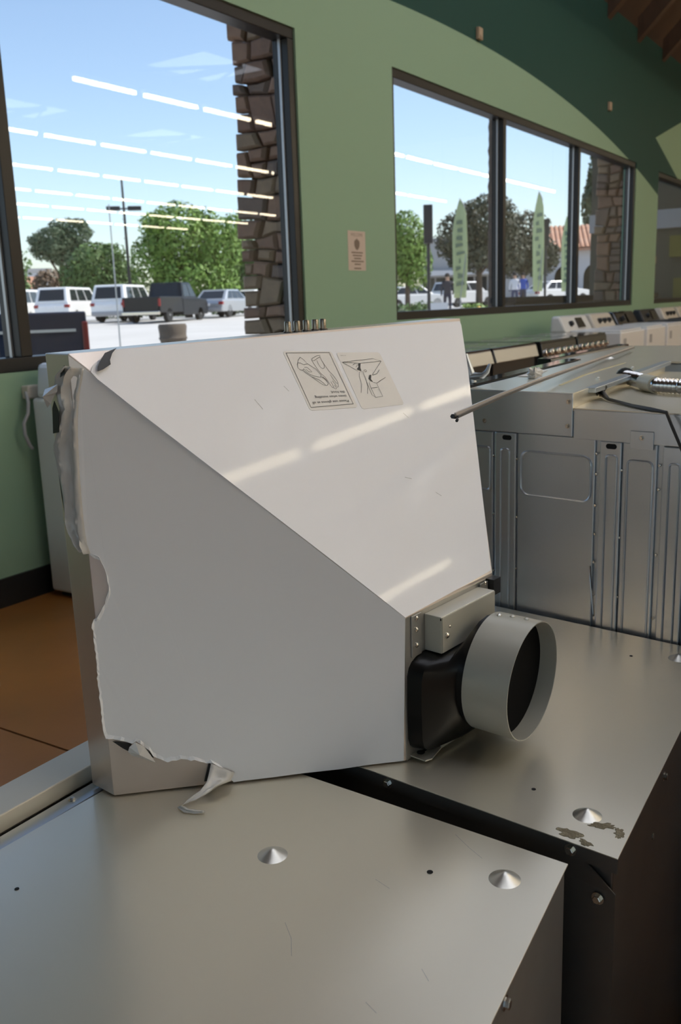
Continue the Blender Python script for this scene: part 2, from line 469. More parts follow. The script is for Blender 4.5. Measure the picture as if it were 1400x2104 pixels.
# traced outlines of film, stickers and prints in the hood's own axes (metres)
DATA = {"R": [[0.991648, -0.017953, -0.12772], [-0.127924, -0.010702, -0.991726], [0.016438, 0.999782, -0.012909]], "T": [1.06642, 0.77862, 0.69274], "m": {"A": [-0.381, 0.5235, 0.0442], "A0": [-0.381, 0.5235, 0.0], "B": [-0.381, 0.0, 0.0442], "B0": [-0.381, 0.0, 0.0], "C": [0.381, 0.5235, 0.0442], "E": [-0.1075, 0.1933, 0.2757], "F": [-0.1075, 0.0, 0.2757], "G": [0.1016, 0.1933, 0.2757]}, "n_torn": 88, "side_film": [[-0.3706, 0.5076, 0.0545], [-0.1059, 0.1912, 0.2786], [-0.11, 0.0014, 0.2752], [-0.1433, 0.0016, 0.247], [-0.1717, 0.0003, 0.223], [-0.2089, 0.0007, 0.1914], [-0.2366, 0.0001, 0.168], [-0.264, 0.0002, 0.1448], [-0.273, -0.0002, 0.1372], [-0.2754, 0.0055, 0.1352], [-0.277, 0.0117, 0.1338], [-0.2801, 0.0169, 0.1312], [-0.2832, 0.0219, 0.1285], [-0.2872, 0.0256, 0.1252], [-0.2909, 0.0298, 0.1221], [-0.2963, 0.0294, 0.1175], [-0.2998, 0.0319, 0.1145], [-0.3034, 0.0343, 0.1115], [-0.307, 0.0364, 0.1084], [-0.3103, 0.036, 0.1056], [-0.3136, 0.0375, 0.1028], [-0.3192, 0.0397, 0.0981], [-0.3231, 0.0379, 0.0948], [-0.3273, 0.0387, 0.0912], [-0.3312, 0.0372, 0.0879], [-0.3345, 0.0392, 0.0851], [-0.3375, 0.0421, 0.0826], [-0.3408, 0.0444, 0.0798], [-0.3437, 0.0476, 0.0773], [-0.3463, 0.0551, 0.0752], [-0.3511, 0.0604, 0.071], [-0.3539, 0.0651, 0.0687], [-0.3575, 0.0684, 0.0656], [-0.3611, 0.0664, 0.0626], [-0.3653, 0.069, 0.0591], [-0.3683, 0.0705, 0.0565], [-0.3712, 0.0727, 0.0541], [-0.3744, 0.0736, 0.0514], [-0.3775, 0.0747, 0.0488], [-0.3805, 0.0762, 0.0462], [-0.3836, 0.077, 0.0436], [-0.3849, 0.0826, 0.0425], [-0.3853, 0.0886, 0.0421], [-0.3853, 0.0942, 0.0421], [-0.3857, 0.0999, 0.0417], [-0.3851, 0.1048, 0.0423], [-0.3855, 0.1098, 0.0419], [-0.3851, 0.1147, 0.0423], [-0.3851, 0.1196, 0.0423], [-0.3852, 0.1245, 0.0422], [-0.3859, 0.1294, 0.0416], [-0.385, 0.1344, 0.0424], [-0.3853, 0.1393, 0.0421], [-0.3858, 0.1442, 0.0417], [-0.3856, 0.1491, 0.0419], [-0.3861, 0.1534, 0.0414], [-0.3849, 0.1577, 0.0425], [-0.3854, 0.162, 0.0421], [-0.385, 0.1663, 0.0424], [-0.3847, 0.1706, 0.0427], [-0.3848, 0.1749, 0.0425], [-0.385, 0.1792, 0.0424], [-0.3845, 0.184, 0.0428], [-0.3853, 0.1888, 0.0421], [-0.3848, 0.1936, 0.0425], [-0.3853, 0.1984, 0.0421], [-0.3853, 0.2031, 0.0421], [-0.3848, 0.2073, 0.0426], [-0.3848, 0.2114, 0.0425], [-0.3859, 0.2156, 0.0416], [-0.3854, 0.2197, 0.0421], [-0.3833, 0.2253, 0.0438], [-0.3803, 0.2273, 0.0464], [-0.3769, 0.2339, 0.0492], [-0.3751, 0.2387, 0.0507], [-0.3726, 0.2427, 0.0529], [-0.372, 0.2471, 0.0534], [-0.3707, 0.2513, 0.0545], [-0.3682, 0.2585, 0.0566], [-0.3678, 0.2635, 0.0569], [-0.3687, 0.2684, 0.0562], [-0.3688, 0.2733, 0.0561], [-0.3688, 0.2782, 0.0561], [-0.3697, 0.2836, 0.0553], [-0.3709, 0.2888, 0.0543], [-0.3724, 0.2937, 0.053], [-0.3734, 0.2988, 0.0522], [-0.3761, 0.3005, 0.0499], [-0.3789, 0.3022, 0.0476], [-0.3832, 0.3084, 0.0439], [-0.3836, 0.3354, 0.0435], [-0.3831, 0.3686, 0.044], [-0.3826, 0.4013, 0.0444], [-0.3809, 0.4334, 0.0458], [-0.3797, 0.4598, 0.0469], [-0.3769, 0.4858, 0.0492], [-0.3746, 0.5012, 0.0512]], "front_film": [[-0.3195, 0.5232, 0.0459], [-0.2579, 0.5231, 0.046], [-0.1424, 0.5221, 0.0467], [0.0032, 0.521, 0.0474], [0.18, 0.5211, 0.0474], [0.3731, 0.5191, 0.0487], [0.3708, 0.5129, 0.0531], [0.3168, 0.4453, 0.1005], [0.2029, 0.315, 0.1918], [0.0991, 0.1967, 0.2748], [0.0362, 0.1947, 0.2762], [-0.1055, 0.1916, 0.2783], [-0.1645, 0.2624, 0.2287], [-0.2238, 0.3323, 0.1797], [-0.2802, 0.3981, 0.1336], [-0.3262, 0.4518, 0.096], [-0.3622, 0.4958, 0.0651], [-0.3663, 0.5033, 0.0599], [-0.3601, 0.5093, 0.0556], [-0.3512, 0.5137, 0.0526], [-0.3425, 0.5155, 0.0513], [-0.3379, 0.5198, 0.0483], [-0.3277, 0.5227, 0.0462]], "flap": [[[-0.385, 0.5112, 0.0451], [-0.3711, 0.5077, 0.0552]], [[-0.385, 0.5003, 0.0277], [-0.3724, 0.5, 0.0541]], [[-0.385, 0.4897, 0.023], [-0.3749, 0.4883, 0.052]], [[-0.385, 0.4777, 0.0253], [-0.3768, 0.478, 0.0503]], [[-0.385, 0.4646, 0.0284], [-0.3785, 0.4661, 0.0489]], [[-0.385, 0.4526, 0.0224], [-0.38, 0.452, 0.0477]], [[-0.385, 0.437, 0.0158], [-0.381, 0.4388, 0.0468]], [[-0.385, 0.4226, 0.0055], [-0.3816, 0.4255, 0.0463]], [[-0.385, 0.409, 0.0067], [-0.3822, 0.4122, 0.0458]], [[-0.385, 0.3955, 0.0098], [-0.3829, 0.3987, 0.0452]], [[-0.385, 0.3761, 0.0109], [-0.3831, 0.3797, 0.045]], [[-0.385, 0.3539, 0.0125], [-0.3836, 0.3578, 0.0446]], [[-0.385, 0.3369, 0.0122], [-0.3837, 0.3411, 0.0446]], [[-0.385, 0.325, 0.0167], [-0.3835, 0.3271, 0.0447]], [[-0.385, 0.3138, 0.0288], [-0.3829, 0.3141, 0.0452]], [[-0.385, 0.3065, 0.0368], [-0.3809, 0.3026, 0.0469]]], "lobe": [[-0.393, 0.4921, 0.0365], [-0.393, 0.4858, 0.0113], [-0.393, 0.4777, 0.0088], [-0.393, 0.4657, 0.012], [-0.393, 0.4704, 0.0195], [-0.393, 0.4803, 0.0288], [-0.393, 0.4842, 0.035]], "hang": [[-0.2935, 0.0294, 0.1222, -0.2727, 0.0134, 0.1398], [-0.3003, 0.0215, 0.1256, -0.2815, 0.0067, 0.1416], [-0.3096, 0.0144, 0.1308, -0.3003, 0.0071, 0.1387], [-0.3209, 0.0096, 0.1318, -0.3142, 0.0043, 0.1375], [-0.3333, 0.0061, 0.1291, -0.3275, 0.0015, 0.1341], [-0.3448, 0.0012, 0.1272, -0.3399, -0.0028, 0.1314], [-0.3524, -0.0034, 0.1261, -0.3483, -0.0067, 0.1295]], "bottomflap": [[-0.3624, 0.0707, 0.0704], [-0.3551, 0.0639, 0.0766], [-0.3499, 0.0516, 0.081], [-0.3462, 0.0414, 0.0842], [-0.3562, 0.0475, 0.0757], [-0.3661, 0.0536, 0.0673], [-0.3696, 0.0593, 0.0643], [-0.3679, 0.0653, 0.0657]], "label1": [[-0.0693, 0.5033, 0.0603], [0.0227, 0.4958, 0.0656], [0.0141, 0.4227, 0.1169], [-0.0775, 0.4292, 0.1122]], "label2": [[0.0309, 0.4938, 0.067], [0.1229, 0.4873, 0.0715], [0.1131, 0.4151, 0.1221], [0.0202, 0.4195, 0.1191]], "border": [[-0.0651, 0.5006, 0.0627], [0.0169, 0.4949, 0.0667], [0.0082, 0.4279, 0.1137], [-0.0733, 0.4329, 0.1102]], "gloves": [[[-0.0438, 0.4934, 0.0678], [-0.0508, 0.4899, 0.0702], [-0.0554, 0.4856, 0.0732], [-0.0586, 0.481, 0.0765], [-0.0563, 0.4784, 0.0783], [-0.0516, 0.4774, 0.0789], [-0.0487, 0.479, 0.0778]], [[-0.0438, 0.4934, 0.0678], [-0.0397, 0.4897, 0.0704], [-0.0369, 0.4845, 0.074], [-0.0447, 0.4838, 0.0745], [-0.0486, 0.4864, 0.0727], [-0.0534, 0.4868, 0.0724]], [[-0.0516, 0.4774, 0.0789], [-0.049, 0.4737, 0.0815], [-0.0427, 0.4685, 0.0852], [-0.0372, 0.4633, 0.0889], [-0.0313, 0.458, 0.0926], [-0.0268, 0.4558, 0.0941], [-0.0247, 0.4553, 0.0944], [-0.0259, 0.4581, 0.0925], [-0.0304, 0.4626, 0.0893], [-0.0415, 0.468, 0.0856]], [[-0.0369, 0.4845, 0.074], [-0.0311, 0.4802, 0.077], [-0.026, 0.4764, 0.0797], [-0.0248, 0.4729, 0.0821], [-0.0231, 0.4687, 0.0851], [-0.0261, 0.466, 0.087], [-0.0299, 0.4669, 0.0863], [-0.0368, 0.4686, 0.0851], [-0.0429, 0.4712, 0.0833], [-0.047, 0.4749, 0.0807], [-0.0487, 0.479, 0.0778]], [[-0.0461, 0.4808, 0.0766], [-0.0413, 0.4804, 0.0769], [-0.0378, 0.4761, 0.0799], [-0.0365, 0.4739, 0.0814], [-0.0422, 0.4745, 0.081], [-0.0454, 0.4781, 0.0785]], [[-0.0253, 0.4668, 0.0864], [-0.02, 0.4636, 0.0886], [-0.0179, 0.4587, 0.0921], [-0.0186, 0.4567, 0.0934], [-0.0229, 0.4549, 0.0947], [-0.0268, 0.4558, 0.0941]], [[-0.0218, 0.4665, 0.0866], [-0.0182, 0.4621, 0.0897], [-0.0181, 0.458, 0.0925]], [[-0.0257, 0.4879, 0.0716], [-0.0225, 0.4903, 0.0699], [-0.0175, 0.4913, 0.0692], [-0.0109, 0.4928, 0.0681], [-0.0045, 0.4928, 0.0682], [-0.006, 0.4911, 0.0694], [-0.0126, 0.4895, 0.0705], [-0.0223, 0.4869, 0.0723], [-0.0257, 0.4879, 0.0716]], [[-0.006, 0.4911, 0.0694], [-0.0064, 0.4856, 0.0732], [-0.0054, 0.4793, 0.0776], [-0.0039, 0.4724, 0.0825], [-0.0003, 0.4666, 0.0866], [0.0013, 0.4609, 0.0905], [0.0016, 0.4568, 0.0934], [0.0005, 0.4555, 0.0943], [-0.0026, 0.4565, 0.0936], [-0.0042, 0.4621, 0.0897], [-0.0053, 0.4677, 0.0858]], [[-0.0252, 0.4872, 0.0721], [-0.0246, 0.4817, 0.076], [-0.0232, 0.4748, 0.0808], [-0.0211, 0.4698, 0.0843], [-0.0179, 0.4662, 0.0869], [-0.0163, 0.4606, 0.0908], [-0.0157, 0.4551, 0.0946], [-0.0145, 0.4516, 0.0971], [-0.0121, 0.4507, 0.0977], [-0.0113, 0.454, 0.0954], [-0.0114, 0.4588, 0.092]], [[0.0005, 0.4555, 0.0943], [-0.002, 0.4517, 0.097], [-0.0055, 0.4507, 0.0977], [-0.0052, 0.4547, 0.0949], [-0.0074, 0.4597, 0.0914]], [[-0.0121, 0.4507, 0.0977], [-0.0102, 0.4491, 0.0988], [-0.0076, 0.4496, 0.0985], [-0.0078, 0.4543, 0.0952]], [[-0.0158, 0.4871, 0.0722], [-0.0167, 0.4824, 0.0755], [-0.016, 0.4782, 0.0784], [-0.0136, 0.476, 0.08], [-0.0094, 0.4767, 0.0795], [-0.0064, 0.4801, 0.0771], [-0.0059, 0.4849, 0.0737]]], "hooddraw": [[[0.0322, 0.4808, 0.0766], [0.0995, 0.4802, 0.077], [0.1152, 0.4755, 0.0803], [0.0673, 0.4763, 0.0797], [0.0322, 0.4808, 0.0766]], [[0.1152, 0.4755, 0.0803], [0.0796, 0.4595, 0.0915]], [[0.0322, 0.4808, 0.0766], [0.054, 0.4669, 0.0863]], [[0.0593, 0.4511, 0.0974], [0.0556, 0.4346, 0.109], [0.0601, 0.4306, 0.1118], [0.0761, 0.4303, 0.112], [0.0785, 0.4475, 0.0999]], [[0.0601, 0.4306, 0.1118], [0.0613, 0.4432, 0.103], [0.0636, 0.4507, 0.0977]], [[0.0613, 0.4432, 0.103], [0.0762, 0.4426, 0.1033]], [[0.0562, 0.4656, 0.0873], [0.0508, 0.4604, 0.0909], [0.0483, 0.4536, 0.0956], [0.0462, 0.4496, 0.0984], [0.0358, 0.4395, 0.1055]], [[0.0639, 0.4663, 0.0867], [0.0623, 0.4608, 0.0906], [0.0607, 0.4552, 0.0945], [0.0566, 0.4458, 0.1011], [0.0477, 0.4369, 0.1074]], [[0.0798, 0.4592, 0.0918], [0.0899, 0.4597, 0.0914], [0.1006, 0.4645, 0.088]], [[0.0734, 0.4498, 0.0983], [0.079, 0.4481, 0.0995], [0.0913, 0.4509, 0.0976], [0.105, 0.4536, 0.0956]], [[0.0667, 0.4668, 0.0864], [0.0681, 0.4645, 0.088], [0.0726, 0.4655, 0.0873], [0.0717, 0.467, 0.0862], [0.0667, 0.4668, 0.0864]], [[0.0501, 0.4753, 0.0804], [0.0562, 0.4769, 0.0793], [0.0604, 0.4752, 0.0805], [0.0541, 0.4721, 0.0827]]], "blacks": [[[0.0624, 0.4761, 0.0799], [0.0683, 0.4762, 0.0798], [0.0628, 0.4707, 0.0837], [0.0606, 0.4652, 0.0875], [0.058, 0.4675, 0.0859], [0.0534, 0.4694, 0.0846], [0.0601, 0.4723, 0.0825]], [[0.0732, 0.4598, 0.0913], [0.0774, 0.4597, 0.0914], [0.0716, 0.4542, 0.0952], [0.0729, 0.4498, 0.0983], [0.0687, 0.4524, 0.0965], [0.0668, 0.4554, 0.0944]]], "text": [["Please use gloves at all", [[0.0033, 0.434, 0.1094], [-0.0657, 0.4388, 0.106], [0.0028, 0.4308, 0.1116]]], ["times when installing", [[0.004, 0.4402, 0.1051], [-0.0563, 0.4448, 0.1018], [0.0035, 0.437, 0.1073]]], ["this hood.", [[0.005, 0.4453, 0.1015], [-0.0221, 0.4478, 0.0997], [0.0045, 0.442, 0.1038]]]], "tiny": [["0-5386", [[0.0469, 0.4891, 0.0708], [0.036, 0.49, 0.0701], [0.0467, 0.4881, 0.0715]]]], "knobs": [[-0.0163, 0.5235, 0.022], [0.0024, 0.5235, 0.022], [0.0216, 0.5235, 0.022], [0.0401, 0.5235, 0.022], [0.0569, 0.5235, 0.022]], "ring": 0}
# ================================================================= the room
DW = 3.3746            # inner face of the window wall
WALL_T = 0.16
def sheet_with_holes(us, vs, holes, place, thick):
    """flat slab cut into cells along us x vs, cells inside holes left out; place(u, v, t) -> point"""
    mb = MB()
    def solid(i, j):
        if i < 0 or j < 0 or i >= len(us) - 1 or j >= len(vs) - 1:
            return False
        cu, cv = (us[i] + us[i + 1]) / 2, (vs[j] + vs[j + 1]) / 2
        return not any(h[0] < cu < h[1] and h[2] < cv < h[3] for h in holes)
    for i in range(len(us) - 1):
        for j in range(len(vs) - 1):
            if not solid(i, j):
                continue
            a, b, c, d = us[i], us[i + 1], vs[j], vs[j + 1]
            mb.add([place(a, c, 0), place(b, c, 0), place(b, d, 0), place(a, d, 0)], [(0, 1, 2, 3)])
            mb.add([place(a, c, thick), place(b, c, thick), place(b, d, thick), place(a, d, thick)], [(3, 2, 1, 0)])
            for (di, dj, p, q) in ((-1, 0, (a, c), (a, d)), (1, 0, (b, c), (b, d)), (0, -1, (a, c), (b, c)), (0, 1, (a, d), (b, d))):
                if not solid(i + di, j + dj):
                    mb.add([place(*p, 0), place(*q, 0), place(*q, thick), place(*p, thick)], [(0, 1, 2, 3)])
    return mb
WIN = {1: (-0.2, 4.856, 1.012, 2.854), 2: (6.017, 12.182, 1.127, 2.854), 3: (13.259, 18.6, 1.127, 2.854)}
us = sorted({-7.0, 26.0} | {w[0] for w in WIN.values()} | {w[1] for w in WIN.values()})
vs = sorted({0.0, 4.35} | {w[2] for w in WIN.values()} | {w[3] for w in WIN.values()})
wall = sheet_with_holes(us, vs, list(WIN.values()), lambda u, v, t: (u, DW + t, v), WALL_T).build('wall_window', M['mural'])
tag(wall, 'green painted window wall with a broad arc mural', kind='structure')
tag(box('baseboard_window', M['base'], None, -7, 26, DW - 0.012, DW, 0, 0.128), 'black rubber baseboard along the window wall', kind='structure')

def make_window(n, x0, x1, z0, z1, mullions, label):
    w = empty('window_%d' % n, (x0, DW, 0), label=label, kind='structure')
    ya, yb = DW + 0.012, DW + 0.125
    fwid = 0.062
    box('frame_head', M['frame'], w, x0, x1, ya, yb, z1 - fwid, z1, 0.004, rel=False)
    box('frame_sill', M['frame'], w, x0, x1, ya, yb, z0, z0 + fwid, 0.004, rel=False)
    box('frame_jamb', M['frame'], w, x0, x0 + fwid * .7, ya, yb, z0 + fwid, z1 - fwid, 0.004, rel=False)
    box('frame_jamb', M['frame'], w, x1 - fwid, x1, ya, yb, z0 + fwid, z1 - fwid, 0.004, rel=False)
    edges = [x0 + fwid * .7]
    for mx in mullions:
        box('mullion', M['frame'], w, mx - fwid, mx, ya, yb, z0 + fwid, z1 - fwid, 0.004, rel=False)
        edges += [mx - fwid, mx]
    edges.append(x1 - fwid)
    yg = DW + 0.085
    for i in range(0, len(edges), 2):
        a, b = edges[i], edges[i + 1]
        g = MB().add([(a, yg, z0 + fwid), (b, yg, z0 + fwid), (b, yg, z1 - fwid), (a, yg, z1 - fwid)], [(0, 1, 2, 3)])
        g.build('pane', M['glass'], w, rel=False)
        # pale strip stands in for sky reflected off the right-hand jamb or mullion
        box('jamb_glint', M['bead'], w, b - 0.010, b, yg - 0.022, yg - 0.006, z0 + fwid, z1 - fwid, rel=False)
    return w
make_window(1, *WIN[1], [2.734], 'large dark framed shop window beside the stone pillar')
make_window(2, *WIN[2], [8.079, 10.095], 'three pane dark framed shop window right of the poster')
make_window(3, *WIN[3], [15.9], 'dark framed shop window at the far right edge')

dr = empty('reflected_door', (-2.0, DW, 0), label='unseen brown door added for its reflection in the hood rim', kind='structure')  # unseen door added so the hood rim reflects brown
box('door_leaf', M['door_wood'], dr, -2.75, -1.05, DW - 0.03, DW - 0.001, 0.0, 2.2, 0.003, rel=False)
box('door_panel', M['door_wood'], dr, -2.6, -1.98, DW - 0.042, DW - 0.03, 0.25, 2.0, 0.01, rel=False)
box('door_panel', M['door_wood'], dr, -1.82, -1.2, DW - 0.042, DW - 0.03, 0.25, 2.0, 0.01, rel=False)
MB().tube([(-1.88, DW - 0.09, 0.9), (-1.88, DW - 0.09, 1.2)], 0.012, 8).build('door_handle', M['chrome'], dr, rel=False)

# floor of scored, stained concrete: every slab its own piece on a dark bed
fl = tag(box('floor', M['joint'], None, -7, 26, -18, DW, -0.12, -0.006), 'brown stained concrete floor with scored joints', kind='structure')
sx, sy = 1.62, 1.62
slab = None
x = 1.628 - 4 * sx
slabs = []
while x < 24:
    y = DW - sy
    k = 0
    while k < 6:
        if slab is None:
            slab = MB().box(0.004, sx - 0.004, 0.004, sy - 0.004, -0.006, 0.0).build('slab', M['floor'], fl)
            slab.location = (x, y, 0)
        else:
            clone(slab, 'slab', fl, (x, y, 0))
        y -= sy
        k += 1
    x += sx
tag(box('floor_beyond', M['floor'], None, -7, 26, -18, DW - 6 * sy, -0.005, 0.0), 'rest of the brown shop floor', kind='structure')

# other walls and the dark timber ceiling
LW = [(-17.2, -12.6), (-12.2, -7.6), (-7.2, -2.6), (-2.2, 2.4)]  # glazing added out of view to light the hood's side face
tag(sheet_with_holes(sorted({-18.0, DW} | {v for p in LW for v in p}), [0.0, 0.25, 3.3, 5.9], [(a, b, 0.25, 3.3) for a, b in LW], lambda u, v, t: (-7 - t, u, v), 0.15).build('wall_left', M['left_wall']), 'unseen left wall, glazing added to bring daylight in', kind='structure')
for i, (a, b) in enumerate(LW):
    w_ = empty('window_%d' % (4 + i), (-7, a, 0), label='unseen tall window added to light the hood side with daylight', group='added daylight windows', kind='structure')
    for (y0_, y1_, z0_, z1_) in ((a, b, 0.25, 0.32), (a, b, 3.23, 3.3), (a, a + 0.06, 0.32, 3.23), (b - 0.06, b, 0.32, 3.23), ((a + b) / 2 - 0.03, (a + b) / 2 + 0.03, 0.32, 3.23)):
        box('frame_bar', M['frame'], w_, -7.10, -7.02, y0_, y1_, z0_, z1_, rel=False)
    for (y0_, y1_) in ((a + 0.06, (a + b) / 2 - 0.03), ((a + b) / 2 + 0.03, b - 0.06)):
        MB().add([(-7.06, y0_, 0.32), (-7.06, y1_, 0.32), (-7.06, y1_, 3.23), (-7.06, y0_, 3.23)], [(0, 1, 2, 3)]).build('pane', M['glass'], w_, rel=False)
tag(box('ground_left', M['asphalt'], None, -60, -7.16, -60, 40, -0.2, -0.02), 'sunlit pavement added outside the unseen glazing', kind='structure')  # ground added so sunlit pavement shows through the added glazing
tag(box('wall_right', M['wall_in'], None, 26, 26.15, -18, DW, 0, 5.9), 'plain far end wall', kind='structure')
tag(box('wall_back', M['wall_in'], None, -7, 26, -18.15, -18, 0, 5.9), 'plain rear wall', kind='structure')
SKY = [(sxx - 1.1, sxx + 1.1, syy - 0.9, syy + 0.9) for sxx in (15.3, 20.2) for syy in (-5.9, -11.6)] + [(5.6, 6.7, -3.7, -2.7), (8.6, 9.7, -5.5, -4.4), (8.8, 11.0, -12.5, -10.7), (2.0, 4.2, -9.6, -7.8), (0.4, 3.9, -2.9, -0.6), (1.2, 3.6, -6.6, -4.4), (5.2, 7.6, -8.6, -6.4)] + [(sxx - 1.5, sxx + 1.5, -1.0, 1.5) for sxx in (6.0, 9.4)] + [(0.4, 3.9, -0.2, 1.5)]  # some known from reflections, the others added for more daylight
cu_ = sorted({-7.0, 26.0} | {h[0] for h in SKY} | {h[1] for h in SKY})
cv_ = sorted({-18.0, 1.85} | {h[2] for h in SKY} | {h[3] for h in SKY})
tag(sheet_with_holes(cu_, cv_, SKY, lambda u, v, t: (u, v, 5.9 + t), 0.15).build('ceiling', M['ceil']), 'dark brown ceiling with skylights', kind='structure')
RW = [(4.75, 5.85), (5.95, 7.05), (7.1, 8.2), (8.3, 9.4), (9.5, 10.45)]  # unseen roof windows added to brighten the oven tops
def on_slope(u, v, t):
    y_ = DW + 0.5 + (1.85 - DW - 0.5) * v
    return (u, y_, 4.28 + 1.70 * v + 0.12 * t)
deck = tag(sheet_with_holes(sorted({-7.0, 26.0} | {q for p in RW for q in p}), [0.0, 0.34, 0.86, 1.0], [(a, b, 0.34, 0.86) for a, b in RW], on_slope, 1.0).build('ceiling_slope', M['deck']), 'sloping timber roof deck above the window wall', kind='structure')
for a, b in RW:
    rw = empty('added_roof_window', (a, 3.2, 4.9), label='unseen roof window added in the slope to brighten the oven tops', cat='skylight', group='added roof windows', kind='structure')
    MB().add([on_slope(a, 0.34, 0.8), on_slope(b, 0.34, 0.8), on_slope(b, 0.86, 0.8), on_slope(a, 0.86, 0.8)], [(0, 1, 2, 3)]).build('diffusing_panel', M['skylight'], rw, rel=False)
raf = None
for k in range(20):
    xr = 10.84 - 1.18 * 12 + 1.18 * k
    if raf is None:
        raf = MB().add([(0, DW, 4.21), (0.12, DW, 4.21), (0.12, 1.80, 5.78), (0, 1.80, 5.78), (0, DW, 4.47), (0.12, DW, 4.47), (0.12, 1.80, 6.0), (0, 1.80, 6.0)],
                       [(0, 1, 2, 3), (7, 6, 5, 4), (0, 4, 5, 1), (2, 6, 7, 3), (1, 5, 6, 2), (3, 7, 4, 0)]).build('rafter', M['wood'], deck)
        raf.location = (xr, 0, 0)
    else:
        clone(raf, 'rafter', deck, (xr, 0, 0))
for i, h in enumerate(SKY):
    s_ = empty('skylight', (h[0], h[2], 5.9), label='ceiling skylight with timber bars, in a set partly added for daylight', cat='skylight', group='ceiling skylights', kind='structure')
    a, b = h[1] - h[0], h[3] - h[2]
    MB().add([(0, 0, 0.12), (a, 0, 0.12), (a, b, 0.12), (0, b, 0.12)], [(0, 1, 2, 3)]).build('diffusing_panel', M['skylight'], s_)
    MB().box(a / 2 - 0.03, a / 2 + 0.03, 0, b, -0.1, 0.02).build('bar', M['wood'], s_)
    MB().tube([(0.05, 0.05, -0.04), (a / 2, b - 0.05, -0.04)], 0.035, 4).build('bar', M['wood'], s_)
    MB().tube([(a - 0.05, 0.05, -0.04), (a / 2, b - 0.05, -0.04)], 0.035, 4).build('bar', M['wood'], s_)

# rows of fluorescent strip lights; two unseen short rows are added fill light
ROWS = [(-1.88, 2.0, 6.9, 'short fluorescent strip row mirrored across the hood face'), (-3.85, 2.0, 8.0, 'short fluorescent strip row mirrored low on the hood face'),
        (-5.8, 0.8, 6.9, 'unseen fluorescent strip row added for fill light, third behind the photographer'), (-7.8, 0.8, 5.7, 'unseen fluorescent strip row added for fill light, fourth behind the photographer'), (-2.3, 8.46, 26, 'fluorescent strip row reflected highest in the windows'),
        (-5.45, 7.0, 26, 'fluorescent strip row reflected second from the top'), (-8.2, 7.2, 26, 'fluorescent strip row reflected third from the top'),
        (-11.0, -2.0, 26, 'fluorescent strip row reflected fourth from the top'), (-13.3, -2.0, 26, 'fluorescent strip row reflected fifth from the top'),
        (-16.0, -2.0, 26, 'fluorescent strip row reflected lowest in the windows')]
tube0 = house0 = None
for (yy, xa, xb, lab) in ROWS:
    r_ = empty('strip_light_row', (xa, yy, 4.07), label=lab, cat='ceiling light', group='fluorescent strip rows')
    n = int((xb - xa) / 1.215)
    for k in range(n):
        if tube0 is None:
            tube0 = MB().box(0.03, 1.07, -0.026, 0.026, -0.025, 0.02).build('tube', M['tube'], r_)
            house0 = MB().box(0.0, 1.10, -0.04, 0.04, 0.021, 0.07).build('housing', M['white_enamel'], r_)
            a, b = tube0, house0
        else:
            a, b = clone(tube0, 'tube', r_), clone(house0, 'housing', r_)
        a.location = (k * 1.215, 0, 0)
        b.location = (k * 1.215, 0, 0)
    MB().tube([(0.3, 0, 0.08), (0.3, 0, 1.83)], 0.006, 5).build('hanger', M['pole'], r_)
    MB().tube([(n * 1.215 - 0.3, 0, 0.08), (n * 1.215 - 0.3, 0, 1.83)], 0.006, 5).build('hanger', M['pole'], r_)

# poster and little boxes on the wall
po = empty('poster', (5.372, DW, 1.476), label='small WELCOME notice with an emblem taped to the green wall', cat='poster')
box('paper', M['paper'], po, 0, 0.223, -0.002, -0.0004, 0, 0.257)
text_on('print', 'WELCOME', M['paper_ink'], po, (0.035, -0.0026, 0.222), (0.152, 0, 0), (0, 0, 0.022))
em = MB()
sh = [(0.5, 1.0), (0.62, 0.88), (0.8, 0.80), (0.86, 0.62), (0.82, 0.34), (0.7, 0.12), (0.5, 0.0), (0.3, 0.12), (0.18, 0.34), (0.14, 0.62), (0.2, 0.80), (0.38, 0.88)]
em.add([(0.062 + 0.1 * a, -0.0026, 0.132 + 0.078 * b) for a, b in sh], [tuple(range(len(sh)))])
em.build('emblem', M['paper_ink'], po)
for i, (a, b) in enumerate(((0.04, 0.185), (0.055, 0.175), (0.07, 0.16), (0.035, 0.195), (0.075, 0.155), (0.07, 0.16))):
    zz = 0.112 - 0.019 * i - (0.008 if i == 5 else 0)
    MB().add([(a, -0.0026, zz), (b, -0.0026, zz), (b, -0.0026, zz + 0.009), (a, -0.0026, zz + 0.009)], [(0, 1, 2, 3)]).build('print_line', M['paper_ink'], po)
for (xa, za, lab) in ((7.41, 3.306, 'small beige box high on the wall above the middle window'), (10.93, 3.278, 'small beige box high on the wall nearer the far corner')):
    wb = empty('wall_box', (xa, DW, za), label=lab, cat='wall box', group='small beige wall boxes')
    box('case', M['beige'], wb, 0, 0.075, -0.03, 0, 0, 0.09, 0.004)
    box('clip', M['beige'], wb, 0.02, 0.055, -0.036, -0.03, 0.012, 0.03)
ob = empty('outlet_box', (2.64, DW, 0.895), label='cream outlet box with a cord on the wall beside the washer', cat='outlet')
box('case', M['cream_enamel'], ob, 0, 0.075, -0.045, 0, 0, 0.058, 0.006)
MB().tube([(0.0, -0.03, 0.03), (-0.012, -0.055, -0.01), (-0.022, -0.058, -0.06), (-0.05, -0.058, -0.10), (-0.05, -0.058, -0.15), (-0.03, -0.058, -0.2), (-0.012, -0.05, -0.215)], 0.008, 6).build('cord', M['grey_plastic'], ob, smooth=True)
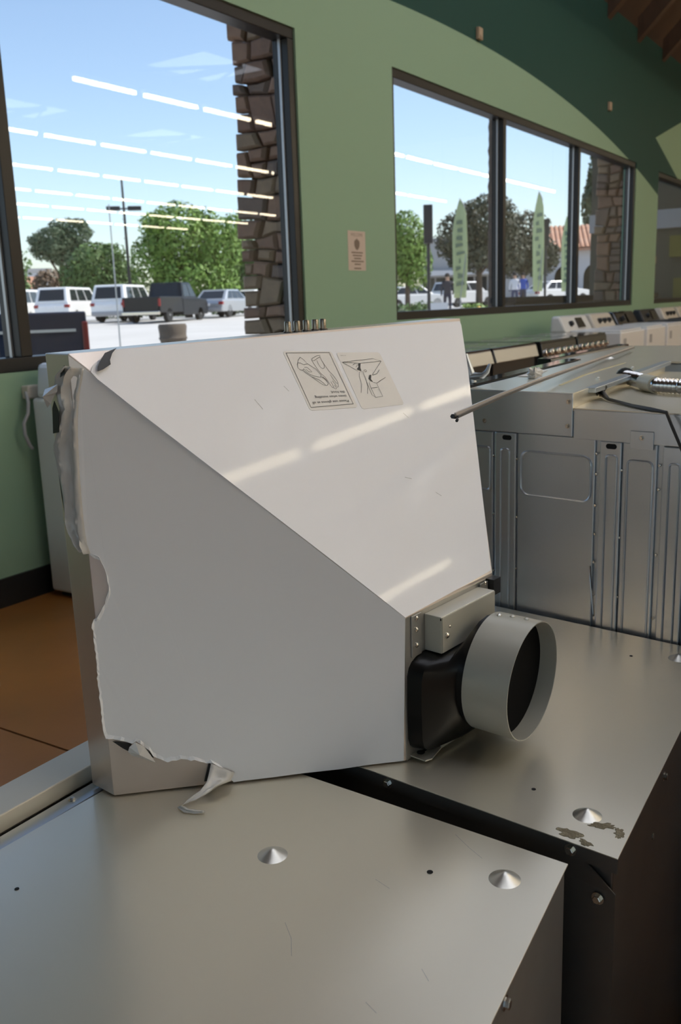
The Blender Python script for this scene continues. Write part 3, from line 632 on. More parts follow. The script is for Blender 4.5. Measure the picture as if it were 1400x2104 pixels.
# ================================================================= range hood standing on its back
HM = DATA['m']
R_, T_ = DATA['R'], DATA['T']
hood = empty('range_hood', label='pyramid chimney range hood in torn white film standing on its back', cat='range hood')
hood.matrix_world = Matrix(((R_[0][0], R_[0][1], R_[0][2], T_[0]), (R_[1][0], R_[1][1], R_[1][2], T_[1]), (R_[2][0], R_[2][1], R_[2][2], T_[2]), (0, 0, 0, 1)))
W2, D_, r_ = 0.381, HM['A'][1], HM['A'][2]
Hh, dch = HM['E'][2], HM['E'][1]
xl, xr_ = HM['E'][0], HM['G'][0]
# stainless rim: four walls of folded sheet
t = 0.006
rim = MB().box(-W2, -W2 + t, 0, D_, 0, r_).box(W2 - t, W2, 0, D_, 0, r_).box(-W2 + t, W2 - t, D_ - t, D_, 0, r_).box(-W2 + t, W2 - t, 0, t, 0, r_)
rim.box(-W2 + t, W2 - t, t, 0.03, 0, 0.003).box(-W2 + t, W2 - t, D_ - 0.06, D_ - t, 0, 0.003)
rim_o = rim.build('rim', M['stainless'], hood, bevel=0.0012)
box('filter_plate', M['galv_dark'], hood, -W2 + t, W2 - t, 0.03, D_ - 0.06, 0.006, 0.012)
# folded stainless canopy
A = (-W2, D_, r_); B = (-W2, 0, r_); C_ = (W2, D_, r_); D2 = (W2, 0, r_)
E_ = (xl, dch, Hh); F_ = (xl, 0, Hh); G_ = (xr_, dch, Hh); H2 = (xr_, 0, Hh)
can = MB().add([A, B, C_, D2, E_, F_, G_, H2], [(0, 4, 6, 2), (0, 1, 5, 4), (2, 6, 7, 3), (1, 3, 7, 5), (4, 5, 7, 6)])
can.build('canopy', M['stainless'], hood, bevel=0.001)
def unit(a, b, c):
    n = (Vector(b) - Vector(a)).cross(Vector(c) - Vector(a)).normalized()
    return n
nf = unit(A, E_, C_)
if nf.y < 0: nf = -nf
ns = unit(A, B, E_)
if ns.x > 0: ns = -ns
# film over the side face: the torn edge stands a little proud
def fan_sheet(name, pts, m, nrm, thick, edge_amp, n_plain, col=M['film']):
    """film polygon: flat inner sheet plus a lifted, frayed border strip"""
    P = [Vector(p) for p in pts]
    c = sum(P, Vector()) / len(P)
    inner = [p + (c - p) * min(0.05, 0.005 / max((c - p).length, 1e-4)) for p in P]
    rr = random.Random(5)
    n = len(P)
    outer = [p + nrm * (0.0 if i < n_plain else rr.uniform(0.15, 1.0) * edge_amp) for i, p in enumerate(P)]
    if n > 40:
        outer = [q if i < DATA['n_torn'] else P[i] for i, q in enumerate(outer)]
    mb = MB()
    n = len(P)
    mb.add(inner + outer, [tuple(range(n))] + [(i, (i + 1) % n, n + (i + 1) % n, n + i) for i in range(n)])
    o = mb.build(name, col, hood)
    sd = o.modifiers.new('solid', 'SOLIDIFY')
    sd.thickness = thick
    sd.offset = 0
    return o
fan_sheet('side_film', DATA['side_film'], None, ns, 0.0006, 0.0026, 9)
fan_sheet('front_film', DATA['front_film'], None, nf, 0.0006, 0.0008, 17)
# black plate laid in as the shadow under the curled film corner
cf = [(-0.348, 0.5140, 0.0530), (-0.340, 0.5195, 0.0490), (-0.322, 0.5236, 0.0465), (-0.331, 0.5185, 0.0500), (-0.338, 0.5120, 0.0545), (-0.340, 0.5075, 0.0577), (-0.352, 0.5035, 0.0605), (-0.360, 0.5020, 0.0615), (-0.357, 0.507, 0.058)]
MB().plate([[p[i] + nf[i] * 0.003 for i in range(3)] for p in cf], [c * 0.0006 for c in nf]).build('corner_shadow', M['black'], hood)
# crumpled film along the left edge: a puckered sheet over rim and side
def crumple(rows, cols, amp, seed, bias, folds=1.3):
    rr = random.Random(seed)
    ph = rr.uniform(0, 6)
    vs, fs = [], []
    for i, (a, b) in enumerate(rows):
        a, b = Vector(a), Vector(b)
        ph += rr.uniform(-0.35, 0.55)
        for j in range(cols):
            tt = j / (cols - 1)
            w = 0.5 + 0.5 * math.sin(2 * math.pi * folds * tt + ph)
            k = (0.25 + 0.75 * math.sin(math.pi * min(1, tt * 0.9 + 0.1))) * amp * (0.75 * w ** 2 + 0.25 * rr.random())
            if j == cols - 1:
                k = 0
            vs.append(a.lerp(b, tt) + Vector(bias) * k)
    for i in range(len(rows) - 1):
        for j in range(cols - 1):
            a = i * cols + j
            if (i + j) % 2:
                fs += [(a, a + 1, a + cols + 1), (a, a + cols + 1, a + cols)]
            else:
                fs += [(a, a + 1, a + cols), (a + 1, a + cols + 1, a + cols)]
    return vs, fs
def upsample(rows, n):
    out = []
    for i in range(len(rows) - 1):
        for k in range(n):
            f = k / n
            out.append([[rows[i][e][c] * (1 - f) + rows[i + 1][e][c] * f for c in range(3)] for e in (0, 1)])
    out.append(rows[-1])
    return out
fl_rows = upsample(DATA['flap'], 2)
flp = MB().add(*crumple(fl_rows, 14, 0.011, 4, (-1, 0, 0.15), 1.9)).build('crumpled_film', M['film_thin'], hood, smooth=True, angle=70)
sd = flp.modifiers.new('solid', 'SOLIDIFY'); sd.thickness = 0.0004
lb = [Vector(p) for p in DATA['lobe']]
lc = sum(lb, Vector()) / len(lb) + Vector((-0.010, 0, 0))
MB().add(lb + [lc], [(i, (i + 1) % len(lb), len(lb)) for i in range(len(lb))]).build('film_lobe', M['film_thin'], hood)
for pts in ([(-0.3925, 0.466, 0.022), (-0.3925, 0.474, 0.027), (-0.3925, 0.463, 0.033), (-0.3925, 0.440, 0.029), (-0.3925, 0.438, 0.018)],
            [(-0.3845, 0.408, 0.0062), (-0.3845, 0.404, 0.0095), (-0.3845, 0.370, 0.0115), (-0.3845, 0.345, 0.0145), (-0.3845, 0.330, 0.0130), (-0.3845, 0.365, 0.0085)],
            [(-0.3855, 0.508, 0.036), (-0.3865, 0.512, 0.044), (-0.3870, 0.504, 0.046), (-0.3880, 0.499, 0.036)]):
    MB().plate(pts, (-0.0006, 0, 0)).build('black_patch', M['black'], hood)  # black patches on the crumpled film
# torn strip hanging at the foot, ending on the oven top
hg = DATA['hang']
rows = [[r[:3], r[3:]] for r in hg]
for k in (5, 6):
    for e in (0, 1):
        rows[k][e][1] = max(rows[k][e][1], 0.0006 + 0.002 * e)
rows.append([[-0.3545, 0.0004, 0.140], [-0.3475, 0.0022, 0.141]])
rows.append([[-0.349, 0.0004, 0.152], [-0.343, 0.0020, 0.151]])
rows.append([[-0.3415, 0.0004, 0.160], [-0.338, 0.0014, 0.158]])
hs = MB().add(*crumple(upsample(rows, 3), 7, 0.006, 9, (-0.5, 0.5, 0.6), 0.9)).build('torn_film_strip', M['film_thin'], hood, smooth=True, angle=60)
sd = hs.modifiers.new('solid', 'SOLIDIFY'); sd.thickness = 0.0004
bf = [Vector(p) for p in DATA['bottomflap']]
bc = sum(bf, Vector()) / len(bf) + ns * 0.006
MB().add(bf + [bc], [(i, (i + 1) % len(bf), len(bf)) for i in range(len(bf))]).build('torn_film_flap', M['film_thin'], hood)
for pts in ([(-0.378, 0.072, 0.048), (-0.362, 0.066, 0.0615), (-0.362, 0.054, 0.0615), (-0.370, 0.062, 0.0545)], [(-0.352, 0.059, 0.070), (-0.343, 0.048, 0.0777), (-0.3435, 0.045, 0.0773), (-0.351, 0.051, 0.0708)],
            [(-0.2945, 0.030, 0.1190), (-0.290, 0.026, 0.1228), (-0.294, 0.006, 0.1195), (-0.300, 0.006, 0.1145)]):
    MB().plate([[p[i] + ns[i] * 0.0008 for i in range(3)] for p in pts], [c * 0.0005 for c in ns]).build('black_patch', M['black'], hood)  # black patches beside the torn film edge
# stickers
def sticker(name, quad, m):
    P = [Vector(p) for p in quad]
    pts = []
    for i in range(4):                      # rounded corners
        a, b, c = P[i - 1], P[i], P[(i + 1) % 4]
        pts += [b + (a - b).normalized() * 0.004, b + (a - b).normalized() * 0.0012 + (c - b).normalized() * 0.0012, b + (c - b).normalized() * 0.004]
    return MB().plate(pts, [c * 0.0003 for c in nf]).build(name, m, hood)
lab1 = sticker('glove_sticker', DATA['label1'], M['label'])
lab2 = sticker('mounting_sticker', DATA['label2'], M['label'])
lab1['label'] = 'upside-down sticker with a drawing of gloves'
lab2['label'] = 'sticker with a line drawing of hands peeling film from a hood'
def lift(ps, k=0.0003):
    return [[p[i] + nf[i] * k for i in range(3)] for p in ps]
mb = MB()
bd = lift(DATA['border'])
for i in range(4):
    ribbon(mb, [bd[i], bd[(i + 1) % 4]], 0.0007, nf)
mb.build('border_print', M['ink'], lab1)
mb = MB()
for s_ in DATA['gloves']:
    ribbon(mb, lift(s_), 0.0006, nf)
mb.build('glove_drawing', M['ink'], lab1)
for body, (o_, a_, b_) in DATA['text']:
    o_, a_, b_ = [Vector(v) for v in lift([o_, a_, b_])]
    text_on('print', body, M['ink'], lab1, o_, a_ - o_, (b_ - o_) * 0.95)
mb = MB()
for s_ in DATA['hooddraw']:
    ribbon(mb, lift(s_), 0.0006, nf)
for s_ in DATA['blacks']:
    mb.add(lift(s_), [tuple(range(len(s_)))])
mb.build('mounting_drawing', M['ink'], lab2)
for body, (o_, a_, b_) in DATA['tiny']:
    o_, a_, b_ = [Vector(v) for v in lift([o_, a_, b_])]
    text_on('print', body, M['grey_ink'], lab2, o_, a_ - o_, (b_ - o_))
M['knob_steel'] = mat('dark_knob_steel', (0.34, 0.30, 0.25), 0.3, 0.9)
# control knobs on the front rim (which faces the ceiling now)
k0 = None
for (kx, ky, kz) in DATA['knobs']:
    if k0 is None:
        k0 = MB().lathe([(0.0062, 0), (0.0062, 0.002), (0.0048, 0.0024), (0.0048, 0.0135), (0.0042, 0.0150), (0.0030, 0.0153)], 20, axis=(0, 1, 0)).build('control_knob', M['knob_steel'], hood, smooth=True)
        b0 = MB().lathe([(0.0068, 0), (0.0068, 0.0014)], 20, axis=(0, 1, 0)).build('knob_base', M['black'], k0, smooth=True)
        k0.location = (kx, D_, 0.022)
    else:
        kk = clone(k0, 'control_knob', hood, (kx, D_, 0.022))
        clone(b0, 'knob_base', kk)
# chimney end: flange, junction box, blower, collar, bracket
box('flange_plate', M['galv_dark'], hood, xl + 0.002, xr_ - 0.002, 0.0, dch - 0.004, Hh - 0.002, Hh + 0.0015)
rv = None
rib = box('rivet_strip', M['galv_dark'], hood, xl + 0.014, xl + 0.034, 0.135, dch - 0.004, Hh + 0.0015, Hh + 0.004, 0.0006)
for (a, b) in ((-0.085, 0.150), (-0.085, 0.170), (0.075, 0.186), (-0.085, 0.185)):
    if rv is None:
        rv = MB().lathe([(0.0034, 0), (0.0032, 0.0014), (0.0018, 0.0026), (0.0004, 0.003)], 12).build('rivet', M['screw'], hood, smooth=True)
        rv.location = (a, b, Hh + 0.004)
    else:
        clone(rv, 'rivet', hood, (a, b, Hh + 0.004))
jb = box('junction_box', M['duct'], hood, -0.064, 0.062, 0.136, 0.184, Hh + 0.0015, Hh + 0.027, 0.0008)
box('cover_plate', M['duct'], jb, -0.063, 0.061, 0.137, 0.183, Hh + 0.0272, Hh + 0.0282)
box('lid_gap', M['hole'], jb, -0.0645, 0.0625, 0.1795, 0.1825, Hh + 0.0255, Hh + 0.0268)
for (a, b, s_) in ((-0.058, 0.160, 1.15), (-0.052, 0.170, 0.6)):
    q = clone(rv, 'rivet', hood, (a + 0.004, b - 0.002, Hh + 0.0282))
    q.scale = (s_, s_, s_)
# torn tabs beside the box
box('bent_tab', M['galv_dark'], hood, 0.062, 0.080, 0.160, 0.188, Hh + 0.004, Hh + 0.006)
box('bent_tab', M['black'], hood, 0.082, 0.100, 0.168, 0.190, Hh + 0.001, Hh + 0.014)
# blower housing: rectangular throat swelling to a round neck
bl = MB()
def ring_rect(z, x0, x1, y0, y1, n=24, rnd=0.0):
    out = []
    cx, cy, hx, hy = (x0 + x1) / 2, (y0 + y1) / 2, (x1 - x0) / 2, (y1 - y0) / 2
    for k in range(n):
        a = 2 * math.pi * k / n
        c, s_ = math.cos(a), math.sin(a)
        p = 0.28 + 0.72 * rnd
        out.append((cx + hx * math.copysign(abs(c) ** p, c), cy + hy * math.copysign(abs(s_) ** p, s_), z))
    return out
cx, cy, cz, ax_, ay_ = 0.017, 0.092, 0.386, 0.083, -0.029
axv = Vector((ax_, ay_, 1)).normalized()
bk = Vector((cx, cy, cz)) - axv * 0.061
rings = [ring_rect(Hh, xl + 0.004, xr_ - 0.004, 0.006, 0.136, rnd=0.05), ring_rect(Hh + 0.022, xl + 0.006, xr_ - 0.006, 0.008, 0.134, rnd=0.1),
         ring_rect(Hh + 0.036, -0.080, 0.092, 0.012, 0.138, rnd=0.45), ring_rect(Hh + 0.046, bk.x - 0.074, bk.x + 0.074, bk.y - 0.074, bk.y + 0.074, rnd=1), ring_rect(bk.z + 0.006, bk.x - 0.073, bk.x + 0.073, bk.y - 0.073, bk.y + 0.073, rnd=1)]
vs_ = [v for rg in rings for v in rg]
n = 24
fs_ = [(i * n + k, i * n + (k + 1) % n, (i + 1) * n + (k + 1) % n, (i + 1) * n + k) for i in range(len(rings) - 1) for k in range(n)] + [tuple(range(4 * n, 5 * n))]
blow = MB().add(vs_, fs_).build('blower_housing', M['blower'], hood, smooth=True, angle=40)
MB().lathe([(0.007, 0), (0.007, 0.002), (0.004, 0.003)], 14, at=(xl + 0.03, 0.052, Hh + 0.0205), axis=(-0.2, 0, 1)).build('plug', M['black'], blow)
# collar
ro, ri = 0.0765, 0.0752
aa = MB().lathe([(ro, 0), (ro, 0.061), (ri, 0.061), (ri, 0.0)], 64, at=bk, axis=axv, caps=False)
col_o = aa.build('duct_collar', M['duct'], hood, smooth=True)
dm = MB().lathe([(ri - 0.0005, 0), (ri - 0.0005, 0.002)], 48, at=bk + axv * 0.036, axis=axv)
dm.build('damper_disc', M['duct_in'], col_o, smooth=True)
e1 = axv.cross(Vector((0, 1, 0))).normalized(); e2 = e1.cross(axv)
for along, th, m_ in ((0.010, 92, 'screw'), (0.026, 96, 'duct'), (0.044, 98, 'duct')):
    d_ = e1 * math.cos(math.radians(th)) + e2 * math.sin(math.radians(th))
    if d_.y < 0: d_ = -d_
    o = MB().lathe([(0.0036, 0), (0.0034, 0.0012), (0.002, 0.0024), (0.0004, 0.0027)], 12, at=bk + axv * along + d_ * ro, axis=d_).build('collar_rivet', M[m_], col_o, smooth=True)
# mounting bracket with a keyhole lying on the oven top
bp_ = [(-0.098, 0.0045, 0.276), (-0.098, 0.0045, 0.300), (-0.088, 0.0045, 0.3035), (-0.058, 0.0045, 0.297), (0.02, 0.0045, 0.300), (0.02, 0.0045, 0.276)]
brk = MB().plate(bp_, (0, -0.0018, 0)).build('mounting_bracket', M['duct'], hood)
box('bracket_lip', M['duct'], brk, -0.058, 0.02, 0.0045, 0.014, 0.2955, 0.297)
kh = MB().lathe([(0.0052, 0), (0.0052, 0.0006)], 16, at=(-0.085, 0.0046, 0.284), axis=(0, 1, 0))
kh.box(-0.083, -0.070, 0.0046, 0.0052, 0.2825, 0.2865)
kh.lathe([(0.0036, 0), (0.0036, 0.0006)], 12, at=(-0.070, 0.0046, 0.2845), axis=(0, 1, 0))
kh.build('keyhole', M['hole'], brk)
# scuffs and small scratches on the film
scf = [[(-0.16, 0.452, 0.0955), (-0.155, 0.440, 0.104)], [(0.03, 0.330, 0.182), (0.042, 0.326, 0.1845)], [(0.075, 0.302, 0.2), (0.083, 0.296, 0.2045)], [(0.10, 0.405, 0.1295), (0.106, 0.398, 0.1345)], [(-0.10, 0.462, 0.0887), (-0.096, 0.455, 0.0936)]]
mb = MB()
nfv = Vector(nf)
p0_ = Vector(A)
for q in scf:
    pts = []
    for v in q:
        v = Vector(v)
        v = v - nfv * (v - p0_).dot(nfv) + nfv * 0.0018
        pts.append(v)
    ribbon(mb, pts, 0.0005, nf)
mb.build('film_scratches', M['grey_ink'], hood)
# ================================================================= ovens under the hood
def hexscrew(name='hex_screw'):
    mb = MB().lathe([(0.0068, 0), (0.0068, 0.0008)], 16)
    mb.lathe([(0.0047, 0.0008), (0.0047, 0.0045), (0.0040, 0.0052)], 6)
    return mb
_hs = hexscrew().build('hex_screw', M['screw'])
_hs_mesh = _hs.data
bpy.data.objects.remove(_hs)
def put_screw(parent, loc, nrm, s=1.0, name='hex_screw'):
    o = bpy.data.objects.new(name, _hs_mesh)
    COL.objects.link(o)
    o.parent = parent
    l = parent.location
    o.location = (loc[0] - l.x, loc[1] - l.y, loc[2] - l.z)
    o.rotation_euler = Vector(nrm).to_track_quat('Z', 'Y').to_euler()
    o.scale = (s, s, s)
    return o
def dimple(parent, x, y, z, r=0.0165, h=0.0085):
    l = parent.location
    prof = [(r, 0), (r * .93, 0.0006), (r * .62, h * .38), (r * .3, h * .78), (r * .13, h * .96), (0.0006, h)]
    return MB().lathe(prof, 36, at=(x - l.x, y - l.y, z - l.z)).build('spacer_dimple', M['galv_bump'], parent, smooth=True, angle=80)
M['galv_bump'] = mat('stamped_steel', (0.66, 0.64, 0.58), 0.33, 0.9)
def hole(parent, x, y, z, r=0.0032):
    l = parent.location
    return MB().lathe([(r, 0), (r, 0.0004)], 14, at=(x - l.x, y - l.y, z - l.z)).build('screw_hole', M['hole'], parent)
def shrink(q, d):
    c = Vector((sum(p[0] for p in q) / 4, sum(p[1] for p in q) / 4))
    return [tuple(Vector(p) + (c - Vector(p)).normalized() * d) for p in q]
M['bar_steel'] = mat('satin_steel_rail', (0.60, 0.56, 0.46), 0.5, 0.3)
# nearest oven
Z1, Z2 = 0.684, 0.686
Q1 = [(0.085, 0.2135), (0.821, 0.272), (0.849, 0.803), (0.085, 0.826)]
ov1 = empty('wall_oven', (0.46, 0.53, 0), label='bare galvanised wall oven casing nearest the camera, under the hood corner', cat='oven', group='uncrated wall ovens')
MB().prism(shrink(Q1, 0.004), 0.03, Z1 - 0.002).build('casing', M['galv_dark'], ov1, rel=False, bevel=0.002)
MB().prism(Q1, Z1 - 0.0018, Z1).build('top_panel', M['galv'], ov1, rel=False, bevel=0.0006)
for a, b in ((0.682, 0.546), (0.765, 0.318), (0.22, 0.72), (0.24, 0.33)):
    dimple(ov1, a, b, Z1 - 0.0002)
for a, b, r in ((0.738, 0.388, 0.0032), (0.505, 0.737, 0.0024), (0.30, 0.40, 0.003)):
    hole(ov1, a, b, Z1 + 0.0001, r)
for s_ in (0.199, 0.5):
    put_screw(ov1, (0.821 - 0.997 * s_, 0.272 - 0.0795 * s_ + 0.002, 0.672), (0.08, -1, 0))
put_screw(ov1, (0.846, 0.36, 0.62), (1, -0.05, 0))
scr = MB()
for pts in ([(0.600, 0.470), (0.585, 0.452), (0.566, 0.438)], [(0.812, 0.395), (0.797, 0.372), (0.786, 0.352)], [(0.552, 0.352), (0.546, 0.338)], [(0.610, 0.330), (0.600, 0.318)], [(0.70, 0.43), (0.694, 0.41)]):
    ribbon(scr, [(a, b, Z1 + 0.00015) for a, b in pts], 0.00032, (0, 0, 1))
scr.build('surface_scratches', M['grey_plastic'], ov1, rel=False)
# its front panel and trim rails on the window side
box('front_trim_rail', M['bar_steel'], ov1, 0.06, 0.90, 0.846, 0.902, 0.678, 0.700, 0.0015, rel=False)
box('front_panel', M['stainless'], ov1, 0.06, 0.90, 0.856, 0.902, 0.04, 0.676, 0.001, rel=False)
box('vent_gap', M['hole'], ov1, 0.07, 0.89, 0.838, 0.850, 0.660, 0.674, rel=False)
box('rear_trim_strip', M['galv_side'], ov1, 0.06, 0.86, 0.812, 0.836, 0.668, 0.6825, 0.0008, rel=False)
put_screw(ov1, (0.655, 0.8255, 0.6822), (0, 0, 1), 0.7)
MB().lathe([(0.02, 0), (0.02, 0.02), (0.017, 0.026), (0.006, 0.028)], 24, at=(0.235, 0.372, 0.665), axis=(0, 1, 0)).build('control_dial', M['white_enamel'], ov1, smooth=True)
# second oven
Q2 = [(0.851, 0.230), (1.480, 0.253), (1.562, 0.82), (0.915, 0.82)]
ov2 = empty('wall_oven', (1.2, 0.53, 0), label='second galvanised wall oven casing, with sticker residue on its corner', cat='oven', group='uncrated wall ovens')
MB().prism(shrink(Q2, 0.010), 0.03, Z2 - 0.004).build('casing', M['shadow_steel'], ov2, rel=False, bevel=0.002)
cap = MB().prism(Q2, Z2 - 0.0015, Z2)
cap_o = cap.build('top_panel', M['galv'], ov2, rel=False, bevel=0.0005)
def edge_flange(q, i, j, h, name):
    a, b = Vector((*q[i], 0)), Vector((*q[j], 0))
    c = Vector((sum(p[0] for p in q) / 4, sum(p[1] for p in q) / 4, 0))
    d = (b - a).normalized()
    nn = Vector((d.y, -d.x, 0))
    if nn.dot(c - a) < 0: nn = -nn
    P = [a, b, b + nn * 0.0016, a + nn * 0.0016]
    MB().hexa([(p.x, p.y, Z2 - h) for p in P], [(p.x, p.y, Z2 - 0.0015) for p in P]).build(name, M['shadow_steel'], ov2, rel=False)
edge_flange(Q2, 0, 3, 0.018, 'folded_edge')
edge_flange(Q2, 0, 1, 0.018, 'folded_edge')
for a, b in ((0.916, 0.283), (1.430, 0.303), (0.98, 0.75), (1.46, 0.74)):
    dimple(ov2, a, b, Z2 - 0.0002)
for a, b in ((0.940, 0.355), (1.406, 0.371)):
    hole(ov2, a, b, Z2 + 0.0001, 0.0026)
u_f = (Vector((0.915, 0.82)) - Vector((0.851, 0.230))).normalized()
for s_ in (0.292, 0.052):
    put_screw(ov2, (0.851 + u_f.x * s_, 0.230 + u_f.y * s_, 0.677), (-1, 0.108, 0))
for s_, z_ in ((0.225, 0.669), (0.204, 0.596), (0.45, 0.669)):
    put_screw(ov2, (0.851 + s_, 0.2305 + 0.037 * s_ + (0.009 if z_ < .66 else 0), z_), (0.037, -1, 0), 0.9)
MB().plate([(0.8545, 0.262, 0.03), (0.8530, 0.232, 0.03), (0.8530, 0.232, 0.642), (0.8545, 0.262, 0.668), (0.889, 0.58, 0.668), (0.889, 0.58, 0.03)], (0.0015, 0, 0)).build('corner_bracket', M['shadow_steel'], ov2, rel=False)
put_screw(ov2, (0.853, 0.25, 0.632), (-1, 0.1, 0))
def splotch(name, cx_, cy_, rx, ry, rot, seed):
    rr = random.Random(seed)
    n = 26
    pts = []
    for k in range(n):
        a = 2 * math.pi * k / n
        q = rr.uniform(0.55, 1.1)
        x_, y_ = rx * q * math.cos(a), ry * q * math.sin(a)
        pts.append((cx_ + x_ * math.cos(rot) - y_ * math.sin(rot), cy_ + x_ * math.sin(rot) + y_ * math.cos(rot)))
    MB().prism(pts, Z2, Z2 + 0.0005).build(name, M['gunk'], ov2, rel=False)
splotch('sticker_residue', 0.9035, 0.2625, 0.016, 0.007, 1.9, 1)
splotch('sticker_residue', 0.8720, 0.2880, 0.015, 0.010, 1.4, 2)
splotch('sticker_residue', 0.8985, 0.2425, 0.012, 0.006, 0.3, 3)
splotch('sticker_residue', 0.8625, 0.2680, 0.010, 0.005, 1.2, 4)
box('front_panel', M['stainless'], ov2, 0.905, 1.575, 0.846, 0.895, 0.04, 0.700, 0.0015, rel=False)

# ================================================================= tall oven seen from its ribbed side
TO = Vector((1.550, 0.670, 0)); TU = Vector((-0.161, -0.987, 0)).normalized(); TN = Vector((0.9987, 0.0524, 0)).normalized()
tall = empty('double_oven', (1.9, 0.5, 0), label='tall galvanised double oven with ribbed side and flexible conduit on top', cat='oven', group='uncrated tall ovens')
def tp(s, d, z):
    p = TO + TU * s + TN * d
    return (p.x, p.y, z)
def tbox(name, m, s0, s1, d0, d1, z0, z1, bevel=0.0, parent=tall):
    mb = MB().hexa([tp(s0, d0, z0), tp(s1, d0, z0), tp(s1, d1, z0), tp(s0, d1, z0)], [tp(s0, d0, z1), tp(s1, d0, z1), tp(s1, d1, z1), tp(s0, d1, z1)])
    return mb.build(name, m, parent, bevel=bevel, rel=False)
S0, S1, DEP = -0.062, 0.545, 0.80
tbox('casing', M['galv_side'], S0, S1, 0.012, DEP, 0.02, 1.060, 0.002)
tbox('upper_band', M['galv_side'], S0, 0.1555, 0.002, 0.012, 1.016, 1.090, 0.0012)
tbox('upper_band', M['galv_side'], 0.1575, S1, 0.0035, 0.012, 1.013, 1.064, 0.0012)
ch = tbox('raised_channel', M['galv'], S0, 0.156, 0.003, DEP, 1.060, 1.091, 0.0012)
tbox('lower_top', M['galv'], 0.1565, S1, 0.004, DEP, 1.060, 1.066, 0.001)
tbox('channel_overhang', M['galv_side'], 0.150, 0.170, 0.10, DEP, 1.082, 1.0915, 0.001)
# pressed side panels and strips between recessed seams
tbox('side_panel', M['galv_side'], S0, -0.006, 0.007, 0.012, 0.02, 1.014, 0.002)
tbox('seam_strip', M['galv_side'], 0.000, 0.044, 0.003, 0.012, 0.02, 1.015, 0.002)
tbox('side_panel', M['galv_side'], 0.046, 0.198, 0.007, 0.012, 0.02, 1.015, 0.002)
tbox('seam_strip', M['galv_side'], 0.207, 0.2455, 0.003, 0.012, 0.02, 1.013, 0.002)
tbox('side_panel', M['galv_side'], 0.2465, 0.306, 0.007, 0.012, 0.02, 1.013, 0.002)
tbox('seam_strip', M['galv_side'], 0.316, 0.356, 0.003, 0.012, 0.02, 1.012, 0.002)
tbox('side_panel', M['galv_side'], 0.358, S1, 0.007, 0.012, 0.02, 1.012, 0.002)
def emboss(s0, s1, z0, z1, d, rad=0.016, w=0.0022):
    """rounded rectangular bead pressed into the sheet"""
    path = []
    for (cs, cz_, a0) in ((s1 - rad, z1 - rad, 0), (s0 + rad, z1 - rad, 90), (s0 + rad, z0 + rad, 180), (s1 - rad, z0 + rad, 270)):
        for k in range(6):
            a = math.radians(a0 + 18 * k)
            path.append(tp(cs + rad * math.cos(a), d, cz_ + rad * math.sin(a)))
    path.append(path[0])
    return MB().tube(path, w, 6, caps=False).build('pressed_bead', M['galv_side'], tall, smooth=True, rel=False, angle=60)
emboss(0.054, 0.191, 0.904, 0.984, 0.0068)
emboss(-0.050, -0.012, 0.905, 0.985, 0.0068, 0.006)
emboss(0.013, 0.031, 0.30, 0.985, 0.003, 0.006, 0.002)
emboss(0.219, 0.238, 0.30, 0.990, 0.003, 0.006, 0.002)
emboss(0.256, 0.299, 0.30, 0.984, 0.0068, 0.008, 0.002)
emboss(0.328, 0.345, 0.30, 0.985, 0.003, 0.006, 0.002)
def slot(s, z):
    pts = []
    for k in range(14):
        a = 2 * math.pi * k / 14
        pts.append(tp(s + 0.0065 * (1 if math.cos(a) > 0 else -1) * 0.8 + 0.0045 * math.cos(a), 0.0028, z + 0.0045 * math.sin(a)))
    MB().plate(pts, (TN.x * 0.0004, TN.y * 0.0004, 0)).build('slot', M['hole'], tall, rel=False)
slot(0.0255, 1.006); slot(0.2275, 1.005)
tbox('fixing_tab', M['galv_side'], 0.260, 0.300, 0.0015, 0.0035, 1.004, 1.034, 0.003)
out_n = Vector((-0.987, 0.161, 0))
for s_, z_ in ((0.280, 1.023), (0.147, 1.076), (0.1465, 1.034), (-0.022, 1.034)):
    put_screw(tall, tp(s_, 0.0012, z_), out_n, 0.62)
rvt = None
for s_, zs in ((-0.003, (0.97, 0.86, 0.75)), (0.201, (0.955, 0.85, 0.74)), (0.2005, (0.99, 0.90, 0.80)), (0.311, (0.98, 0.94, 0.83, 0.72)), (0.0455, (0.968, 0.86, 0.762)), (0.246, (0.966, 0.85, 0.745))):
    for z_ in zs:
        p_ = tp(s_, 0.0066, z_)
        if rvt is None:
            rvt = MB().lathe([(0.0026, 0), (0.0022, 0.0016), (0.0005, 0.0022)], 10).build('rivet', M['screw'], tall, smooth=True)
        else:
            rvt = clone(rvt, 'rivet', tall)
        rvt.location = (p_[0] - 1.9, p_[1] - 0.5, p_[2])
        rvt.rotation_euler = out_n.to_track_quat('Z', 'Y').to_euler()
MB().tube([tp(0.1945, 0.005, 0.792), tp(0.1955, 0.0035, 0.78), tp(0.2035, 0.0035, 0.712), tp(0.204, 0.006, 0.702)], 0.0018, 6).build('wire_staple', M['chrome'], tall, rel=False, smooth=True)
